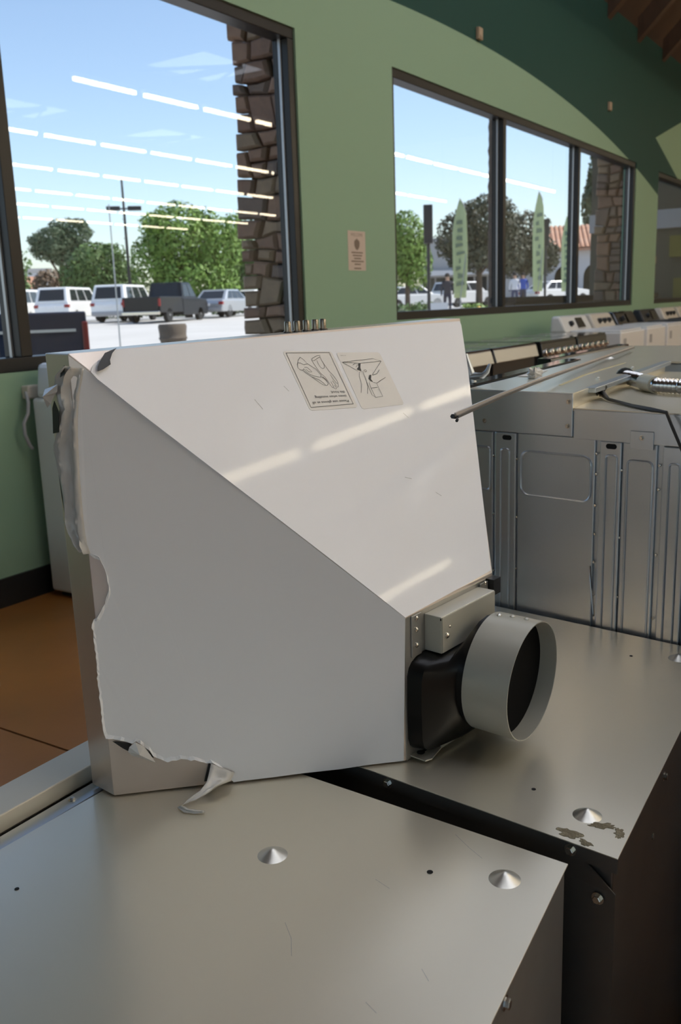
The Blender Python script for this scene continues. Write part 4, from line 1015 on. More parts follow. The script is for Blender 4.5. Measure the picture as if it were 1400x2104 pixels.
# glass front with bowed handle on the window side
fp = [tp(S0 - 0.048, 0.012, 0), tp(S0 - 0.006, 0.012, 0), tp(S0 - 0.006, DEP, 0), tp(S0 - 0.048, DEP, 0)]
MB().hexa([(p[0], p[1], 0.04) for p in fp], [(p[0], p[1], 1.094) for p in fp]).build('front_panel', M['glass_black'], tall, rel=False, bevel=0.002)
hk = [(1.64, 0.770, 1.150), (1.64, 0.766, 1.132), (1.64, 0.760, 1.112), (1.64, 0.754, 1.094)]
MB().tube(hk, [0.005, 0.008, 0.010, 0.008], 8).tube([(1.64, 0.757, 1.106), (1.64, 0.744, 1.108), (1.64, 0.733, 1.109), (1.64, 0.724, 1.117), (1.64, 0.718, 1.131)], [0.010, 0.007, 0.006, 0.005, 0.003], 8).build('handle_bracket', M['galv_side'], tall, rel=False, smooth=True, angle=60)
# white tape line and screw heads on the channel
MB().plate([(1.66, 0.590, 1.0911), (1.90, 0.622, 1.0911), (2.25, 0.640, 1.0911), (2.25, 0.633, 1.0911), (1.90, 0.615, 1.0911), (1.66, 0.584, 1.0911)], (0, 0, 0.0004)).build('tape_strip', M['tape'], tall, rel=False)
for p_ in ((1.80, 0.56, 1.091), (2.08, 0.57, 1.091)):
    put_screw(tall, p_, (0, 0, 1), 0.8)
# flexible conduit: ribbed hose with a coupling
cpath = [(1.945, 0.545, 1.083), (1.92, 0.526, 1.083), (1.885, 0.502, 1.0825), (1.842, 0.478, 1.082), (1.795, 0.445, 1.082), (1.773, 0.396, 1.082), (1.765, 0.33, 1.082), (1.77, 0.25, 1.082)]
def resample(path, step):
    P = [Vector(p) for p in path]
    out = [P[0]]
    for a, b in zip(P[:-1], P[1:]):
        n = max(1, int((b - a).length / step))
        for k in range(1, n + 1):
            out.append(a.lerp(b, k / n))
    return out
cp = resample(cpath, 0.0022)
cond = MB().tube(cp, [0.0125 + 0.0022 * math.sin(i * 2 * math.pi / 4) for i in range(len(cp))], 14).build('flexible_conduit', M['conduit'], tall, smooth=True, rel=False, angle=80)
MB().tube([(1.852, 0.484, 1.082), (1.800, 0.448, 1.082)], 0.0165, 12).build('conduit_coupling', M['coupling'], tall, rel=False, smooth=True)
MB().lathe([(0.020, 0), (0.020, 0.008)], 16, at=(1.943 - 1.9, 0.546 - 0.5, 1.083), axis=(0.9, 0.45, 0)).build('conduit_nut', M['black'], tall)
# black strap knotted over the edge
MB().tube([(1.700, 0.522, 1.074), (1.681, 0.514, 1.076), (1.640, 0.490, 1.070), (1.558, 0.425, 1.0692), (1.512, 0.381, 1.0692), (1.488, 0.352, 1.068), (1.483, 0.343, 1.05), (1.476, 0.318, 1.0), (1.462, 0.25, 0.93)], [0.003, 0.006, 0.003, 0.003, 0.0035, 0.003, 0.0025, 0.0025, 0.0025], 8).tube([(1.706, 0.526, 1.070), (1.692, 0.512, 1.086), (1.678, 0.522, 1.078), (1.690, 0.530, 1.070)], 0.004, 6).build('black_strap', M['cable'], tall, rel=False, smooth=True)

# loose things on top of the tall oven
rod = empty('metal_trim_strip', (1.55, 0.6, 1.1), label='long thin dark metal trim strip lying across the ovens', cat='trim strip')
rp = [(1.010, 0.488, 1.113), (1.274, 0.540, 1.1105), (1.526, 0.584, 1.108), (2.10, 0.668, 1.1035), (2.788, 0.764, 1.098)]
def rail(path, wid, hgt, dz=0.0):
    mb = MB()
    P = [Vector(p) for p in path]
    rings = []
    for i, p in enumerate(P):
        d = (P[min(i + 1, len(P) - 1)] - P[max(i - 1, 0)]).normalized()
        s_ = d.cross(Vector((0, 0, 1))).normalized() * wid / 2
        q = Vector((0, 0, hgt / 2))
        p = p + Vector((0, 0, dz))
        rings.append([p - s_ - q, p + s_ - q, p + s_ + q, p - s_ + q])
    vs_ = [v for r in rings for v in r]
    fs_ = [(i * 4 + k, i * 4 + (k + 1) % 4, (i + 1) * 4 + (k + 1) % 4, (i + 1) * 4 + k) for i in range(len(rings) - 1) for k in range(4)]
    fs_ += [(3, 2, 1, 0), tuple(range(4 * len(rings) - 4, 4 * len(rings)))]
    return mb.add(vs_, fs_)
rail(rp, 0.009, 0.003).build('web', M['shadow_steel'], rod, rel=False)
rail(rp, 0.0025, 0.006, 0.002).build('lip', M['stainless'], rod, rel=False)
MB().tube([(1.010, 0.488, 1.113), (0.999, 0.486, 1.115)], 0.003, 6).tube([(1.008, 0.484, 1.110), (0.998, 0.480, 1.110)], 0.002, 6).build('bent_tip', M['black'], rod, rel=False)
wad = empty('plastic_wad', (1.80, 0.690, 1.0914), label='crumpled clear plastic bag with red print on the tall oven', cat='plastic bag')
rr = random.Random(12)
wv, wf = [], []
for i in range(7):
    for k in range(12):
        th_, ph_ = math.pi * (i / 6) * 0.5, 2 * math.pi * k / 12
        q = rr.uniform(0.6, 1.15)
        wv.append((0.022 * q * math.cos(ph_) * math.sin(th_ + 0.25), 0.017 * q * math.sin(ph_) * math.sin(th_ + 0.25), max(0.0004, 0.022 * q * math.cos(th_))))
for i in range(6):
    for k in range(12):
        wf.append((i * 12 + k, i * 12 + (k + 1) % 12, (i + 1) * 12 + (k + 1) % 12, (i + 1) * 12 + k))
MB().add(wv, wf).build('bag', M['clear_plastic'], wad)
MB().add([(0.01, -0.004, 0.021), (0.014, -0.006, 0.010), (0.016, 0.004, 0.010), (0.012, 0.006, 0.021)], [(0, 1, 2, 3)]).build('red_band', M['red'], wad)
MB().plate([(0.03, 0.02, 0.0006), (0.20, 0.045, 0.0006), (0.21, 0.065, 0.0006), (0.03, 0.05, 0.0006)], (0, 0, 0.0004)).build('flat_sheet', M['label'], wad)
MB().plate([(0.05, 0.026, 0.0011), (0.17, 0.046, 0.0011), (0.17, 0.052, 0.0011), (0.05, 0.033, 0.0011)], (0, 0, 0.0003)).build('red_print', M['red'], wad)

# one more tall oven behind it
t2 = empty('double_oven', (2.75, 0.55, 0), label='plain tall oven casing standing behind the ribbed one', cat='oven', group='uncrated tall ovens')
box('casing', M['galv_side'], t2, 2.40, 3.12, 0.36, 0.86, 0.03, 1.080, 0.003, rel=False)
box('top_panel', M['galv'], t2, 2.39, 3.13, 0.35, 0.87, 1.0805, 1.086, 0.001, rel=False)
box('front_panel', M['glass_black'], t2, 2.39, 3.13, 0.872, 0.91, 0.04, 1.092, 0.002, rel=False)
for a, b in ((2.5, 0.45), (2.5, 0.75), (3.0, 0.45)):
    dimple(t2, a, b, 1.0858)
# black appliance added to darken the shaded right edge
bk_ = empty('filler_appliance', (1.35, -0.28, 0), label='black dishwasher added to deepen the shade right of the ovens', cat='filler_appliance')
box('tub', M['black'], bk_, 0.98, 1.62, -0.60, 0.03, 0.06, 0.86, 0.004, rel=False)
box('toe_plate', M['black'], bk_, 1.00, 1.60, -0.55, 0.01, 0.0, 0.06, rel=False)
MB().tube([(1.10, 0.036, 0.46), (1.10, 0.036, 0.56), (1.14, 0.036, 0.60), (1.22, 0.036, 0.60)], 0.012, 8).build('drain_hose', M['cable'], bk_, rel=False, smooth=True)
MB().tube([(1.05, 0.034, 0.48), (1.20, 0.034, 0.515)], 0.003, 6).build('red_wire', M['red'], bk_, rel=False)

# ================================================================= ranges and laundry machines along the wall
def slide_in_range(x, label, knobs, panel_mat):
    yf, yb, w, h = 2.44, 3.08, 0.755, 0.93
    o = empty('slide_in_range', (x + w / 2, (yf + yb) / 2, 0), label=label, cat='stove', group='ranges along the window wall')
    box('body', M['range_steel'] if not knobs else M['black'], o, x, x + w, yf + 0.045, yb, 0.05, h - 0.02, 0.004, rel=False)
    box('kick_plate', M['black'], o, x + 0.02, x + w - 0.02, yf + 0.10, yb - 0.02, 0, 0.05, rel=False)
    box('oven_door', M['glass_black'], o, x + 0.008, x + w - 0.008, yf + 0.008, yf + 0.045, 0.24, 0.755, 0.006, rel=False)
    box('drawer', M['range_steel'], o, x + 0.008, x + w - 0.008, yf + 0.010, yf + 0.045, 0.06, 0.23, 0.006, rel=False)
    hd = MB().tube([(x + 0.06, yf - 0.04, 0.745), (x + w - 0.06, yf - 0.04, 0.745)], 0.013, 10)
    hd.tube([(x + 0.08, yf - 0.04, 0.745), (x + 0.08, yf + 0.01, 0.745)], 0.009, 8).tube([(x + w - 0.08, yf - 0.04, 0.745), (x + w - 0.08, yf + 0.01, 0.745)], 0.009, 8)
    hd.build('door_handle', M['range_steel'], o, smooth=True, rel=False)
    top = box('cooktop', M['glass_black'], o, x - 0.004, x + w + 0.004, yf + 0.02, yb + 0.01, h - 0.018, h + 0.012, 0.004, rel=False)
    pz = 0.775 if knobs else 0.845
    b = [(x, yf - 0.012, pz), (x + w, yf - 0.012, pz), (x + w, yf + 0.05, pz), (x, yf + 0.05, pz)]
    box('top_vent', M['black'], o, x + 0.01, x + w - 0.01, yf + 0.02, yf + 0.044, 0.757, pz - 0.002, rel=False)
    t_ = [(x, yf + 0.012, h - 0.002), (x + w, yf + 0.012, h - 0.002), (x + w, yf + 0.05, h - 0.002), (x, yf + 0.05, h - 0.002)]
    cp_ = MB().hexa(b, t_).build('control_panel', panel_mat, o, rel=False, bevel=0.004)
    if knobs:
        nk = Vector((0, -1, 0.16)).normalized()
        for k in range(5):
            xx = x + 0.09 + 0.143 * k
            kn = MB().lathe([(0.030, 0), (0.030, 0.006), (0.023, 0.010), (0.021, 0.036), (0.017, 0.040)], 20, at=(xx, yf + 0.000, 0.855), axis=nk)
            kn.build('knob', M['chrome'], o, smooth=True, rel=False)
    for (a, c, rad) in ((0.2, 0.18, 0.09), (0.55, 0.18, 0.11), (0.2, 0.46, 0.11), (0.55, 0.46, 0.08)):
        MB().lathe([(rad, 0), (rad, 0.0012), (rad - 0.006, 0.0012), (rad - 0.006, 0)], 28, at=(x + a, yf + c, h + 0.012), caps=False).build('burner_ring', M['grey_plastic'], o, rel=False)
    return o
slide_in_range(4.86, 'slide-in range with plain steel panel, nearest of the row by the windows', False, M['range_steel'])
slide_in_range(5.66, 'slide-in range with plain steel panel beside the knobbed black ranges', False, M['range_steel'])
slide_in_range(6.52, 'black slide-in range with shiny knobs next to the plain steel panel', True, M['glass_black'])
slide_in_range(7.33, 'black slide-in range with shiny knobs next to the white washers', True, M['glass_black'])

def washer(x, yf, label, body, con, w=0.69, d=0.69, h=0.93, style=0, group='laundry machines along the window wall', name='washing_machine'):
    o = empty(name, (x + w / 2, yf + d / 2, 0), label=label, cat='washer', group=group)
    yb = yf + d
    box('cabinet', body, o, x, x + w, yf, yb, 0.025, h, 0.012, rel=False)
    box('base', M['black'], o, x + 0.03, x + w - 0.03, yf + 0.03, yb - 0.03, 0, 0.025, rel=False)
    box('lid', body, o, x + 0.05, x + w - 0.05, yf + 0.02, yb - 0.20, h, h + 0.018, 0.008, rel=False)
    if style == 3:
        return o
    b = [(x + 0.005, yb - 0.19, h), (x + w - 0.005, yb - 0.19, h), (x + w - 0.005, yb - 0.02, h), (x + 0.005, yb - 0.02, h)]
    t_ = [(x + 0.02, yb - 0.11, h + 0.15), (x + w - 0.02, yb - 0.11, h + 0.15), (x + w - 0.02, yb - 0.03, h + 0.15), (x + 0.02, yb - 0.03, h + 0.15)]
    c_ = MB().hexa(b, t_).build('console', con, o, rel=False, bevel=0.02)
    nk = Vector((0, -0.15, 0.08)).normalized()
    if style == 0:
        for k in range(3):
            MB().lathe([(0.03, 0), (0.03, 0.008), (0.022, 0.012), (0.02, 0.03)], 16, at=(x + 0.18 + 0.16 * k, yb - 0.155, h + 0.075), axis=nk).build('dial', M['black'], o, rel=False, smooth=True)
    else:
        sc_ = MB().plate([(x + 0.38, yb - 0.178, h + 0.035), (x + 0.58, yb - 0.178, h + 0.035), (x + 0.57, yb - 0.128, h + 0.125), (x + 0.39, yb - 0.128, h + 0.125)], (0, -0.004, 0.003))
        sc_.build('display', M['glass_black'], o, rel=False)
        MB().lathe([(0.028, 0), (0.028, 0.008), (0.02, 0.03)], 16, at=(x + 0.2, yb - 0.155, h + 0.075), axis=nk).build('dial', M['black'], o, rel=False, smooth=True)
    MB().plate([(x + 0.08, yf - 0.001, h - 0.14), (x + 0.17, yf - 0.001, h - 0.14), (x + 0.17, yf - 0.001, h - 0.06), (x + 0.08, yf - 0.001, h - 0.06)], (0, -0.001, 0)).build('energy_tag', M['grey_plastic'], o, rel=False)
    return o
washer(8.36, 2.40, 'white washer with a display console beside the black knobbed range', M['white_enamel'], M['white_enamel'], w=0.78, style=1)
washer(9.25, 2.40, 'cream washer with three dark dials between two white machines', M['white_enamel'], M['cream_enamel'], style=0)
washer(10.05, 2.40, 'white washer with a black glass console', M['white_enamel'], M['glass_black'], w=0.75, style=1)
washer(11.15, 2.42, 'black washer with a dark console farther down the row', M['black'], M['black'], w=0.72, style=1)
washer(12.10, 2.42, 'cream washer past the black one near the far right', M['black'], M['cream_enamel'], w=0.72, style=0)
washer(12.95, 2.42, 'cream washer last in the row at the far right', M['black'], M['cream_enamel'], w=0.72, style=0)
washer(2.64, 2.62, 'white washer standing behind the hood under the window', M['white_enamel'], M['white_enamel'], h=0.90, style=0)
pd = empty('appliance_base', (1.43, 2.87, 0), label='white appliance base, kept low to leave the wall lit, whose corner shows at the left edge', cat='pedestal')  # built low so it casts no shade on the wall
box('cabinet', M['white_enamel'], pd, 1.085, 1.775, 2.545, 3.20, 0.025, 0.36, 0.008, rel=False)
box('drawer_front', M['white_enamel'], pd, 1.095, 1.765, 2.525, 2.545, 0.05, 0.34, 0.006, rel=False)
box('foot_plate', M['black'], pd, 1.12, 1.74, 2.57, 3.18, 0.0, 0.025, rel=False)
MB().tube([(1.25, 2.50, 0.27), (1.60, 2.50, 0.27)], 0.010, 8).tube([(1.26, 2.50, 0.27), (1.26, 2.53, 0.27)], 0.008, 6).tube([(1.59, 2.50, 0.27), (1.59, 2.53, 0.27)], 0.008, 6).build('drawer_handle', M['grey_plastic'], pd, rel=False, smooth=True)
# ================================================================= outside
def gz(x, y):
    r = math.hypot(x, y)
    v = 0.0175 * (r - 3.0)
    return max(0.0, min(0.86, v)) if r < 47 else min(0.86, v)
gm = MB()
N = 46
xs = [-7.1 + 120 * (i / N) for i in range(N + 1)]
ys = [DW + WALL_T + 130 * (j / N) ** 1.5 for j in range(N + 1)]
gv = [(x, y, gz(x, y) - 0.02) for y in ys for x in xs]
gm.add(gv, [(j * (N + 1) + i, j * (N + 1) + i + 1, (j + 1) * (N + 1) + i + 1, (j + 1) * (N + 1) + i) for j in range(N) for i in range(N)])
tag(gm.build('ground', M['asphalt'], smooth=True), 'pale sunlit parking lot outside', kind='structure')

# ---- stone pillars: every stone is a piece
def pillar(name, x0, y0, w, d, z1, label, seed):
    rr = random.Random(seed)
    p = empty(name, (x0 + w / 2, y0 + d / 2, 0), label=label, cat='pillar', group='stone pillars outside')
    box('core', M['mortar'], p, x0 + 0.05, x0 + w - 0.05, y0 + 0.05, y0 + d - 0.05, 0, z1, rel=False)
    def face(place, u1):
        """irregular courses: cuts and bed joints wander, each stone is a chamfered slab"""
        def bed(z):
            q = [rr.uniform(-0.028, 0.028) for _ in range(5)]
            return lambda u: z + np.interp(u, [0, u1 * .25, u1 * .5, u1 * .75, u1], q)
        z, lo = 0.0, (lambda u: 0.0)
        while z < z1 - 0.05:
            hh = rr.choice((0.10, 0.13, 0.17, 0.20, 0.24))
            z += hh
            hi = bed(z)
            cuts = [-0.03]
            while cuts[-1] < u1 + 0.02:
                nx = cuts[-1] + rr.uniform(0.11, 0.27)
                cuts.append(u1 + rr.uniform(0.0, 0.05) if nx > u1 - 0.09 else nx)
                if cuts[-1] >= u1:
                    break
            cuts[0] -= rr.uniform(-0.02, 0.03)
            lean = [rr.uniform(-0.03, 0.03) if 0 < k < len(cuts) - 1 else 0 for k in range(len(cuts))]
            for k in range(len(cuts) - 1):
                a, b = cuts[k], cuts[k + 1]
                quads = [[(a - lean[k], lo(a)), ((a + b) / 2, lo((a + b) / 2)), (b - lean[k + 1], lo(b)), (b + rr.uniform(-.006, .006), (lo(b) + hi(b)) / 2), (b + lean[k + 1], hi(b)), ((a + b) / 2, hi((a + b) / 2)), (a + lean[k], hi(a)), (a + rr.uniform(-.006, .006), (lo(a) + hi(a)) / 2)]]
                if hh > 0.19 and b - a < 0.20 and rr.random() < 0.7:
                    m_ = rr.uniform(0.4, 0.6)
                    q = quads[0]
                    mid = [((1 - m_) * q[0][0] + m_ * q[6][0], (1 - m_) * q[0][1] + m_ * q[6][1]), ((1 - m_) * q[2][0] + m_ * q[4][0], (1 - m_) * q[2][1] + m_ * q[4][1])]
                    quads = [[q[0], q[1], q[2], mid[1], mid[0]], [mid[0], mid[1], q[4], q[5], q[6]]]
                for q in quads:
                    cu, cv = sum(v[0] for v in q) / len(q), sum(v[1] for v in q) / len(q)
                    sz = min(max(v[0] for v in q) - min(v[0] for v in q), max(v[1] for v in q) - min(v[1] for v in q))
                    def ring(ins, t):
                        f = 1 - 2 * ins / sz
                        return [place(cu + (v[0] - cu) * f, cv + (v[1] - cv) * f, t) for v in q]
                    th = rr.uniform(0.0, 0.045)
                    n = len(q)
                    rg = [ring(0.007, -0.06), ring(0.007, th), ring(0.022, th + 0.022)]
                    vs_ = [v for r in rg for v in r]
                    fs_ = [(i * n + k2, i * n + (k2 + 1) % n, (i + 1) * n + (k2 + 1) % n, (i + 1) * n + k2) for i in range(2) for k2 in range(n)] + [tuple(range(2 * n, 3 * n))]
                    MB().add(vs_, fs_).build('stone', rr.choice(M['stone']), p, rel=False)
            lo = hi
    face(lambda u, v, t: (x0 - t, y0 + d - u, v), d)
    face(lambda u, v, t: (x0 + u, y0 - t, v), w)
    return p
pillar('stone_pillar', 5.53, 3.74, 0.66, 0.62, 4.2, 'rough stone clad pillar just outside the near window', 21)
pillar('stone_pillar', 13.85, 3.74, 0.66, 0.62, 4.2, 'rough stone clad pillar seen in the farthest pane', 33)
# low planter wall and a dark backdrop wing added behind the far window
lw = empty('low_wall', (14.5, 4.95, 0), label='low dark wall outside below the right panes', cat='wall')
box('wall_body', M['pot'], lw, 11.75, 19.0, 4.80, 5.10, 0.0, 1.20, 0.01, rel=False)
box('coping', M['mortar'], lw, 11.72, 19.03, 4.76, 5.14, 1.20, 1.28, 0.01, rel=False)
wg = empty('backdrop_wing', (20, 5, 0), label='dark backdrop wing added behind the far right window', cat='building')
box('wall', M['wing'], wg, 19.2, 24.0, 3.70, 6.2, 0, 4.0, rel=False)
box('fascia', M['stucco_grey'], wg, 19.1, 19.2, 3.70, 6.2, 2.5, 2.85, rel=False)
box('olive_reflection', M['olive'], wg, 19.08, 19.19, 3.72, 4.6, 1.95, 2.35, rel=False)
box('olive_reflection', M['olive'], wg, 19.08, 19.19, 3.72, 4.5, 0.95, 1.55, rel=False)

# ---- vehicles
def frus(x0b, x1b, x0t, x1t, wb, wt, z0, z1):
    return [(x0b, -wb, z0), (x1b, -wb, z0), (x1b, wb, z0), (x0b, wb, z0)], [(x0t, -wt, z1), (x1t, -wt, z1), (x1t, wt, z1), (x0t, wt, z1)]
def lerp4(a, b, c, d, u, v):
    A_, B_, C2, D3 = map(Vector, (a, b, c, d))
    return A_.lerp(B_, u).lerp(D3.lerp(C2, u), v)
def window_on(o, q, u0, u1, v0, v1, nrm, name='window'):
    pts = [lerp4(*q, u0, v0), lerp4(*q, u1, v0), lerp4(*q, u1, v1), lerp4(*q, u0, v1)]
    n = Vector(nrm) * 0.012
    MB().plate([p + n for p in pts], tuple(-n * 1.5)).build(name, M['car_glass'], o)
WHEEL = MB().lathe([(0.20, -0.11), (0.31, -0.11), (0.335, -0.08), (0.335, 0.08), (0.31, 0.11), (0.20, 0.11)], 22, axis=(0, 1, 0)).build('wheel', M['tyre'], smooth=True)
RIMM = MB().lathe([(0.20, -0.10), (0.20, 0.10), (0.05, 0.115), (0.05, -0.115)], 16, axis=(0, 1, 0)).build('rim', M['rim'], WHEEL, smooth=True)
wheel_me, rim_me = WHEEL.data, RIMM.data
bpy.data.objects.remove(RIMM); bpy.data.objects.remove(WHEEL)
def wheels(o, L, w, z=0.335):
    for xx in (-L / 2 + 0.95, L / 2 - 0.95):
        for s in (-1, 1):
            k = bpy.data.objects.new('wheel', wheel_me); COL.objects.link(k); k.parent = o; k.location = (xx, s * (w / 2 - 0.11), z)
            r = bpy.data.objects.new('rim', rim_me); COL.objects.link(r); r.parent = k
def vehicle(name, kind, x, y, heading, paint, label, L=4.7, w=1.85, h=1.72, group=None, z=None):
    o = empty(name, (x, y, gz(x, y) - 0.02 if z is None else z), heading, label=label, cat='car', group=group)
    hw = w / 2
    belt = {'suv': 1.05, 'van': 1.02, 'sedan': 0.92, 'pickup': 1.10}[kind]
    h = {'suv': 1.74, 'van': 1.76, 'sedan': 1.44, 'pickup': 1.80}[kind] if h is None else h
    # lower body: side outline extruded across the width
    fr = L / 2
    out = [(-fr, 0.42), (-fr + 0.05, 0.30), (fr - 0.1, 0.30), (fr, 0.42), (fr, 0.72), (fr - 0.12, belt - 0.14), (fr - 1.05, belt), (-fr + 0.06, belt), (-fr - 0.02, belt - 0.2)]
    if kind == 'pickup':
        mb = MB()
        n = len(out)
        o2 = [(-0.25, 0.42), (-0.25, 0.30), (fr - 0.1, 0.30), (fr, 0.42), (fr, 0.80), (fr - 0.12, belt - 0.06), (fr - 1.15, belt + 0.02), (-0.25, belt + 0.02)]
        n = len(o2)
        mb.add([(a, -hw, b) for a, b in o2] + [(a, hw, b) for a, b in o2], [tuple(range(n)), tuple(range(2 * n - 1, n - 1, -1))] + [(i, n + i, n + (i + 1) % n, (i + 1) % n) for i in range(n)])
        mb.build('body', paint, o, bevel=0.04)
        box('bed_floor', M['black'], o, -fr + 0.05, -0.25, -hw + 0.06, hw - 0.06, 0.55, 0.62)
        for s in (-1, 1):
            bs = box('bed_side', paint, o, -fr, -0.27, s * hw - (0.07 if s > 0 else 0), s * hw + (0.07 if s < 0 else 0), 0.45, belt + 0.08, 0.02)
            box('crease_line', M['silver_paint'] if paint is M['navy_paint'] else paint, bs, -fr + 0.12, -0.30, s * (hw + 0.004) - 0.004, s * (hw + 0.004) + 0.004, belt - 0.13, belt - 0.10)
            box('tail_light', M['tail_dark'] if paint is M['navy_paint'] else M['tail'], o, -fr - 0.012, -fr + 0.06, s * (hw - 0.05) - 0.058, s * (hw - 0.05) + 0.058, belt - 0.36, belt - 0.02, 0.02)
        box('tailgate', paint, o, -fr - 0.004, -fr + 0.06, -hw + 0.10, hw - 0.10, 0.52, belt + 0.07, 0.02)
        box('bumper', M['chrome'] if paint is M['black_paint'] else paint, o, -fr - 0.16, -fr + 0.02, -hw + 0.02, hw - 0.02, 0.36, 0.52, 0.03)
        b, t_ = frus(-0.22, fr - 1.2, -0.02, fr - 1.75, hw - 0.03, hw - 0.16, belt, h)
    else:
        n = len(out)
        mb = MB().add([(a, -hw, b) for a, b in out] + [(a, hw, b) for a, b in out], [tuple(range(n)), tuple(range(2 * n - 1, n - 1, -1))] + [(i, n + i, n + (i + 1) % n, (i + 1) % n) for i in range(n)])
        mb.build('body', paint, o, bevel=0.05)
        if kind == 'sedan':
            b, t_ = frus(-fr + 0.45, fr - 1.15, -fr + 1.15, fr - 1.95, hw - 0.04, hw - 0.2, belt - 0.01, h)
        else:
            b, t_ = frus(-fr + 0.03, fr - 1.10, -fr + 0.30, fr - 1.75, hw - 0.03, hw - 0.15, belt - 0.01, h)
        for s in (-1, 1):
            box('tail_light', M['tail'], o, -fr - 0.03, -fr + 0.16, s * (hw - 0.11) - 0.12, s * (hw - 0.11) + 0.12, belt - 0.26, belt - 0.10, 0.02)
            box('head_light', M['board'], o, fr - 0.2, fr - 0.03, s * (hw - 0.2) - 0.16, s * (hw - 0.2) + 0.16, belt - 0.32, belt - 0.2, 0.02)
        box('rear_bumper', M['grey_plastic'], o, -fr - 0.07, -fr + 0.05, -hw + 0.03, hw - 0.03, 0.34, 0.52, 0.03)
        box('licence_plate', M['board'], o, -fr - 0.045, -fr - 0.02, -0.2, 0.2, belt - 0.32, belt - 0.18)
    MB().hexa(b, t_).build('cabin', paint, o, bevel=0.05)
    for s in (-1, 1):
        q = (b[0], b[1], t_[1], t_[0]) if s < 0 else (b[3], b[2], t_[2], t_[3])
        nn = (0, s, 0.1)
        if kind == 'pickup':
            window_on(o, q, 0.10, 0.50, 0.12, 0.85, nn); window_on(o, q, 0.55, 0.90, 0.12, 0.85, nn)
        else:
            window_on(o, q, 0.10, 0.33, 0.12, 0.85, nn); window_on(o, q, 0.36, 0.62, 0.12, 0.85, nn); window_on(o, q, 0.65, 0.92, 0.12, 0.85, nn)
    window_on(o, (b[3], b[0], t_[0], t_[3]), 0.10, 0.90, 0.14, 0.86, (-1, 0, 0.2), 'rear_window')
    window_on(o, (b[1], b[2], t_[2], t_[1]), 0.08, 0.92, 0.08, 0.90, (1, 0, 0.4), 'windscreen')
    wheels(o, L, w)
    return o
def along(az, k):
    return math.sin(az) * k, math.cos(az) * k
AZ = math.pi / 2
def head(az):   # compass angle from the +Y axis to a Blender z-rotation of an object that points along +X
    return AZ - az
LOT = 'cars in the parking lot'
# navy pickup close to the window, side on
hx, hy = -0.80, 0.60
Lp, Wp = 5.3, 1.9
cxp, cyp = 7.05 + hx * Lp / 2 + hy * Wp / 2, 7.80 + hy * Lp / 2 - hx * Wp / 2
vehicle('pickup_truck', 'pickup', cxp, cyp, math.atan2(hy, hx), M['navy_paint'], 'navy pickup parked close outside the near window', Lp, Wp, 1.80, LOT, z=0.10)
def pxaz(col):
    """compass bearing (from +Y towards +X) of the horizon point seen in picture column col"""
    h = (fw.z * 1884.9 + r2.z * (col - 700)) / -u2.z
    d = fw * 1884.9 + r2 * (col - 700) + u2 * h
    return math.atan2(d.x, d.y)
def park(name, kind, px, rng, turn, paint, label, **kw):
    a = pxaz(px)
    x_, y_ = along(a, rng)
    return vehicle(name, kind, x_, y_, head(a + turn), paint, label, group=LOT, **kw)
park('minivan', 'van', 150, 52, 0.42, M['white_paint'], 'white minivan behind the navy pickup', L=5.0, h=1.78)
park('minivan', 'van', 55, 55, 0.42, M['white_paint'], 'white van half hidden by the window mullion', L=5.0, h=1.80)
park('suv', 'suv', 262, 50, 0.40, M['white_paint'], 'white suv between the minivan and the black pickup', L=4.7, h=1.82)
park('pickup_truck', 'pickup', 345, 47, 0.46, M['black_paint'], 'black pickup truck beside the white suv', L=5.4, h=1.86, w=1.95)
park('sedan', 'sedan', 462, 52, 0.42, M['silver_paint'], 'silver sedan right of the black pickup', L=4.6, h=1.45)
park('sedan', 'sedan', 520, 58, 0.42, M['white_paint'], 'white sedan partly behind the stone pillar', L=4.6, h=1.5)
park('suv', 'suv', -75, 56, 0.42, M['white_paint'], 'white suv at the left edge behind the mullion', L=4.7, h=1.8)
park('sedan', 'sedan', 850, 62, 1.25, M['white_paint'], 'white sedan seen past the black post in the right window', L=4.6, h=1.45)
park('suv', 'suv', 955, 66, 0.9, M['white_paint'], 'white suv beside the nearest feather flag', L=4.5, h=1.7)
park('sedan', 'sedan', 1145, 60, 0.9, M['white_paint'], 'white sedan in front of the arched building', L=4.4, h=1.42)

# ---- trees
def leaf_cloud(blobs, n, size, seed):
    rg = np.random.default_rng(seed)
    bl = np.array(blobs, float)
    wgt = bl[:, 3] * bl[:, 4] * bl[:, 5]
    idx = rg.choice(len(bl), n, p=wgt / wgt.sum())
    d = rg.normal(size=(n, 3)); d /= np.linalg.norm(d, axis=1)[:, None]
    rad = rg.uniform(0.55, 1.03, n) ** 0.5
    c = bl[idx, :3] + d * rad[:, None] * bl[idx, 3:6]
    nrm = d + rg.normal(scale=0.55, size=(n, 3)); nrm /= np.linalg.norm(nrm, axis=1)[:, None]
    a = np.cross(nrm, rg.normal(size=(n, 3))); a /= np.linalg.norm(a, axis=1)[:, None]
    b = np.cross(nrm, a)
    s = size * rg.uniform(0.6, 1.3, n)[:, None]
    v = np.stack([c - a * s, c + b * s * 0.55, c + a * s, c - b * s * 0.55], 1).reshape(-1, 3)
    f = np.arange(4 * n).reshape(-1, 4)
    return v.tolist(), f.tolist()
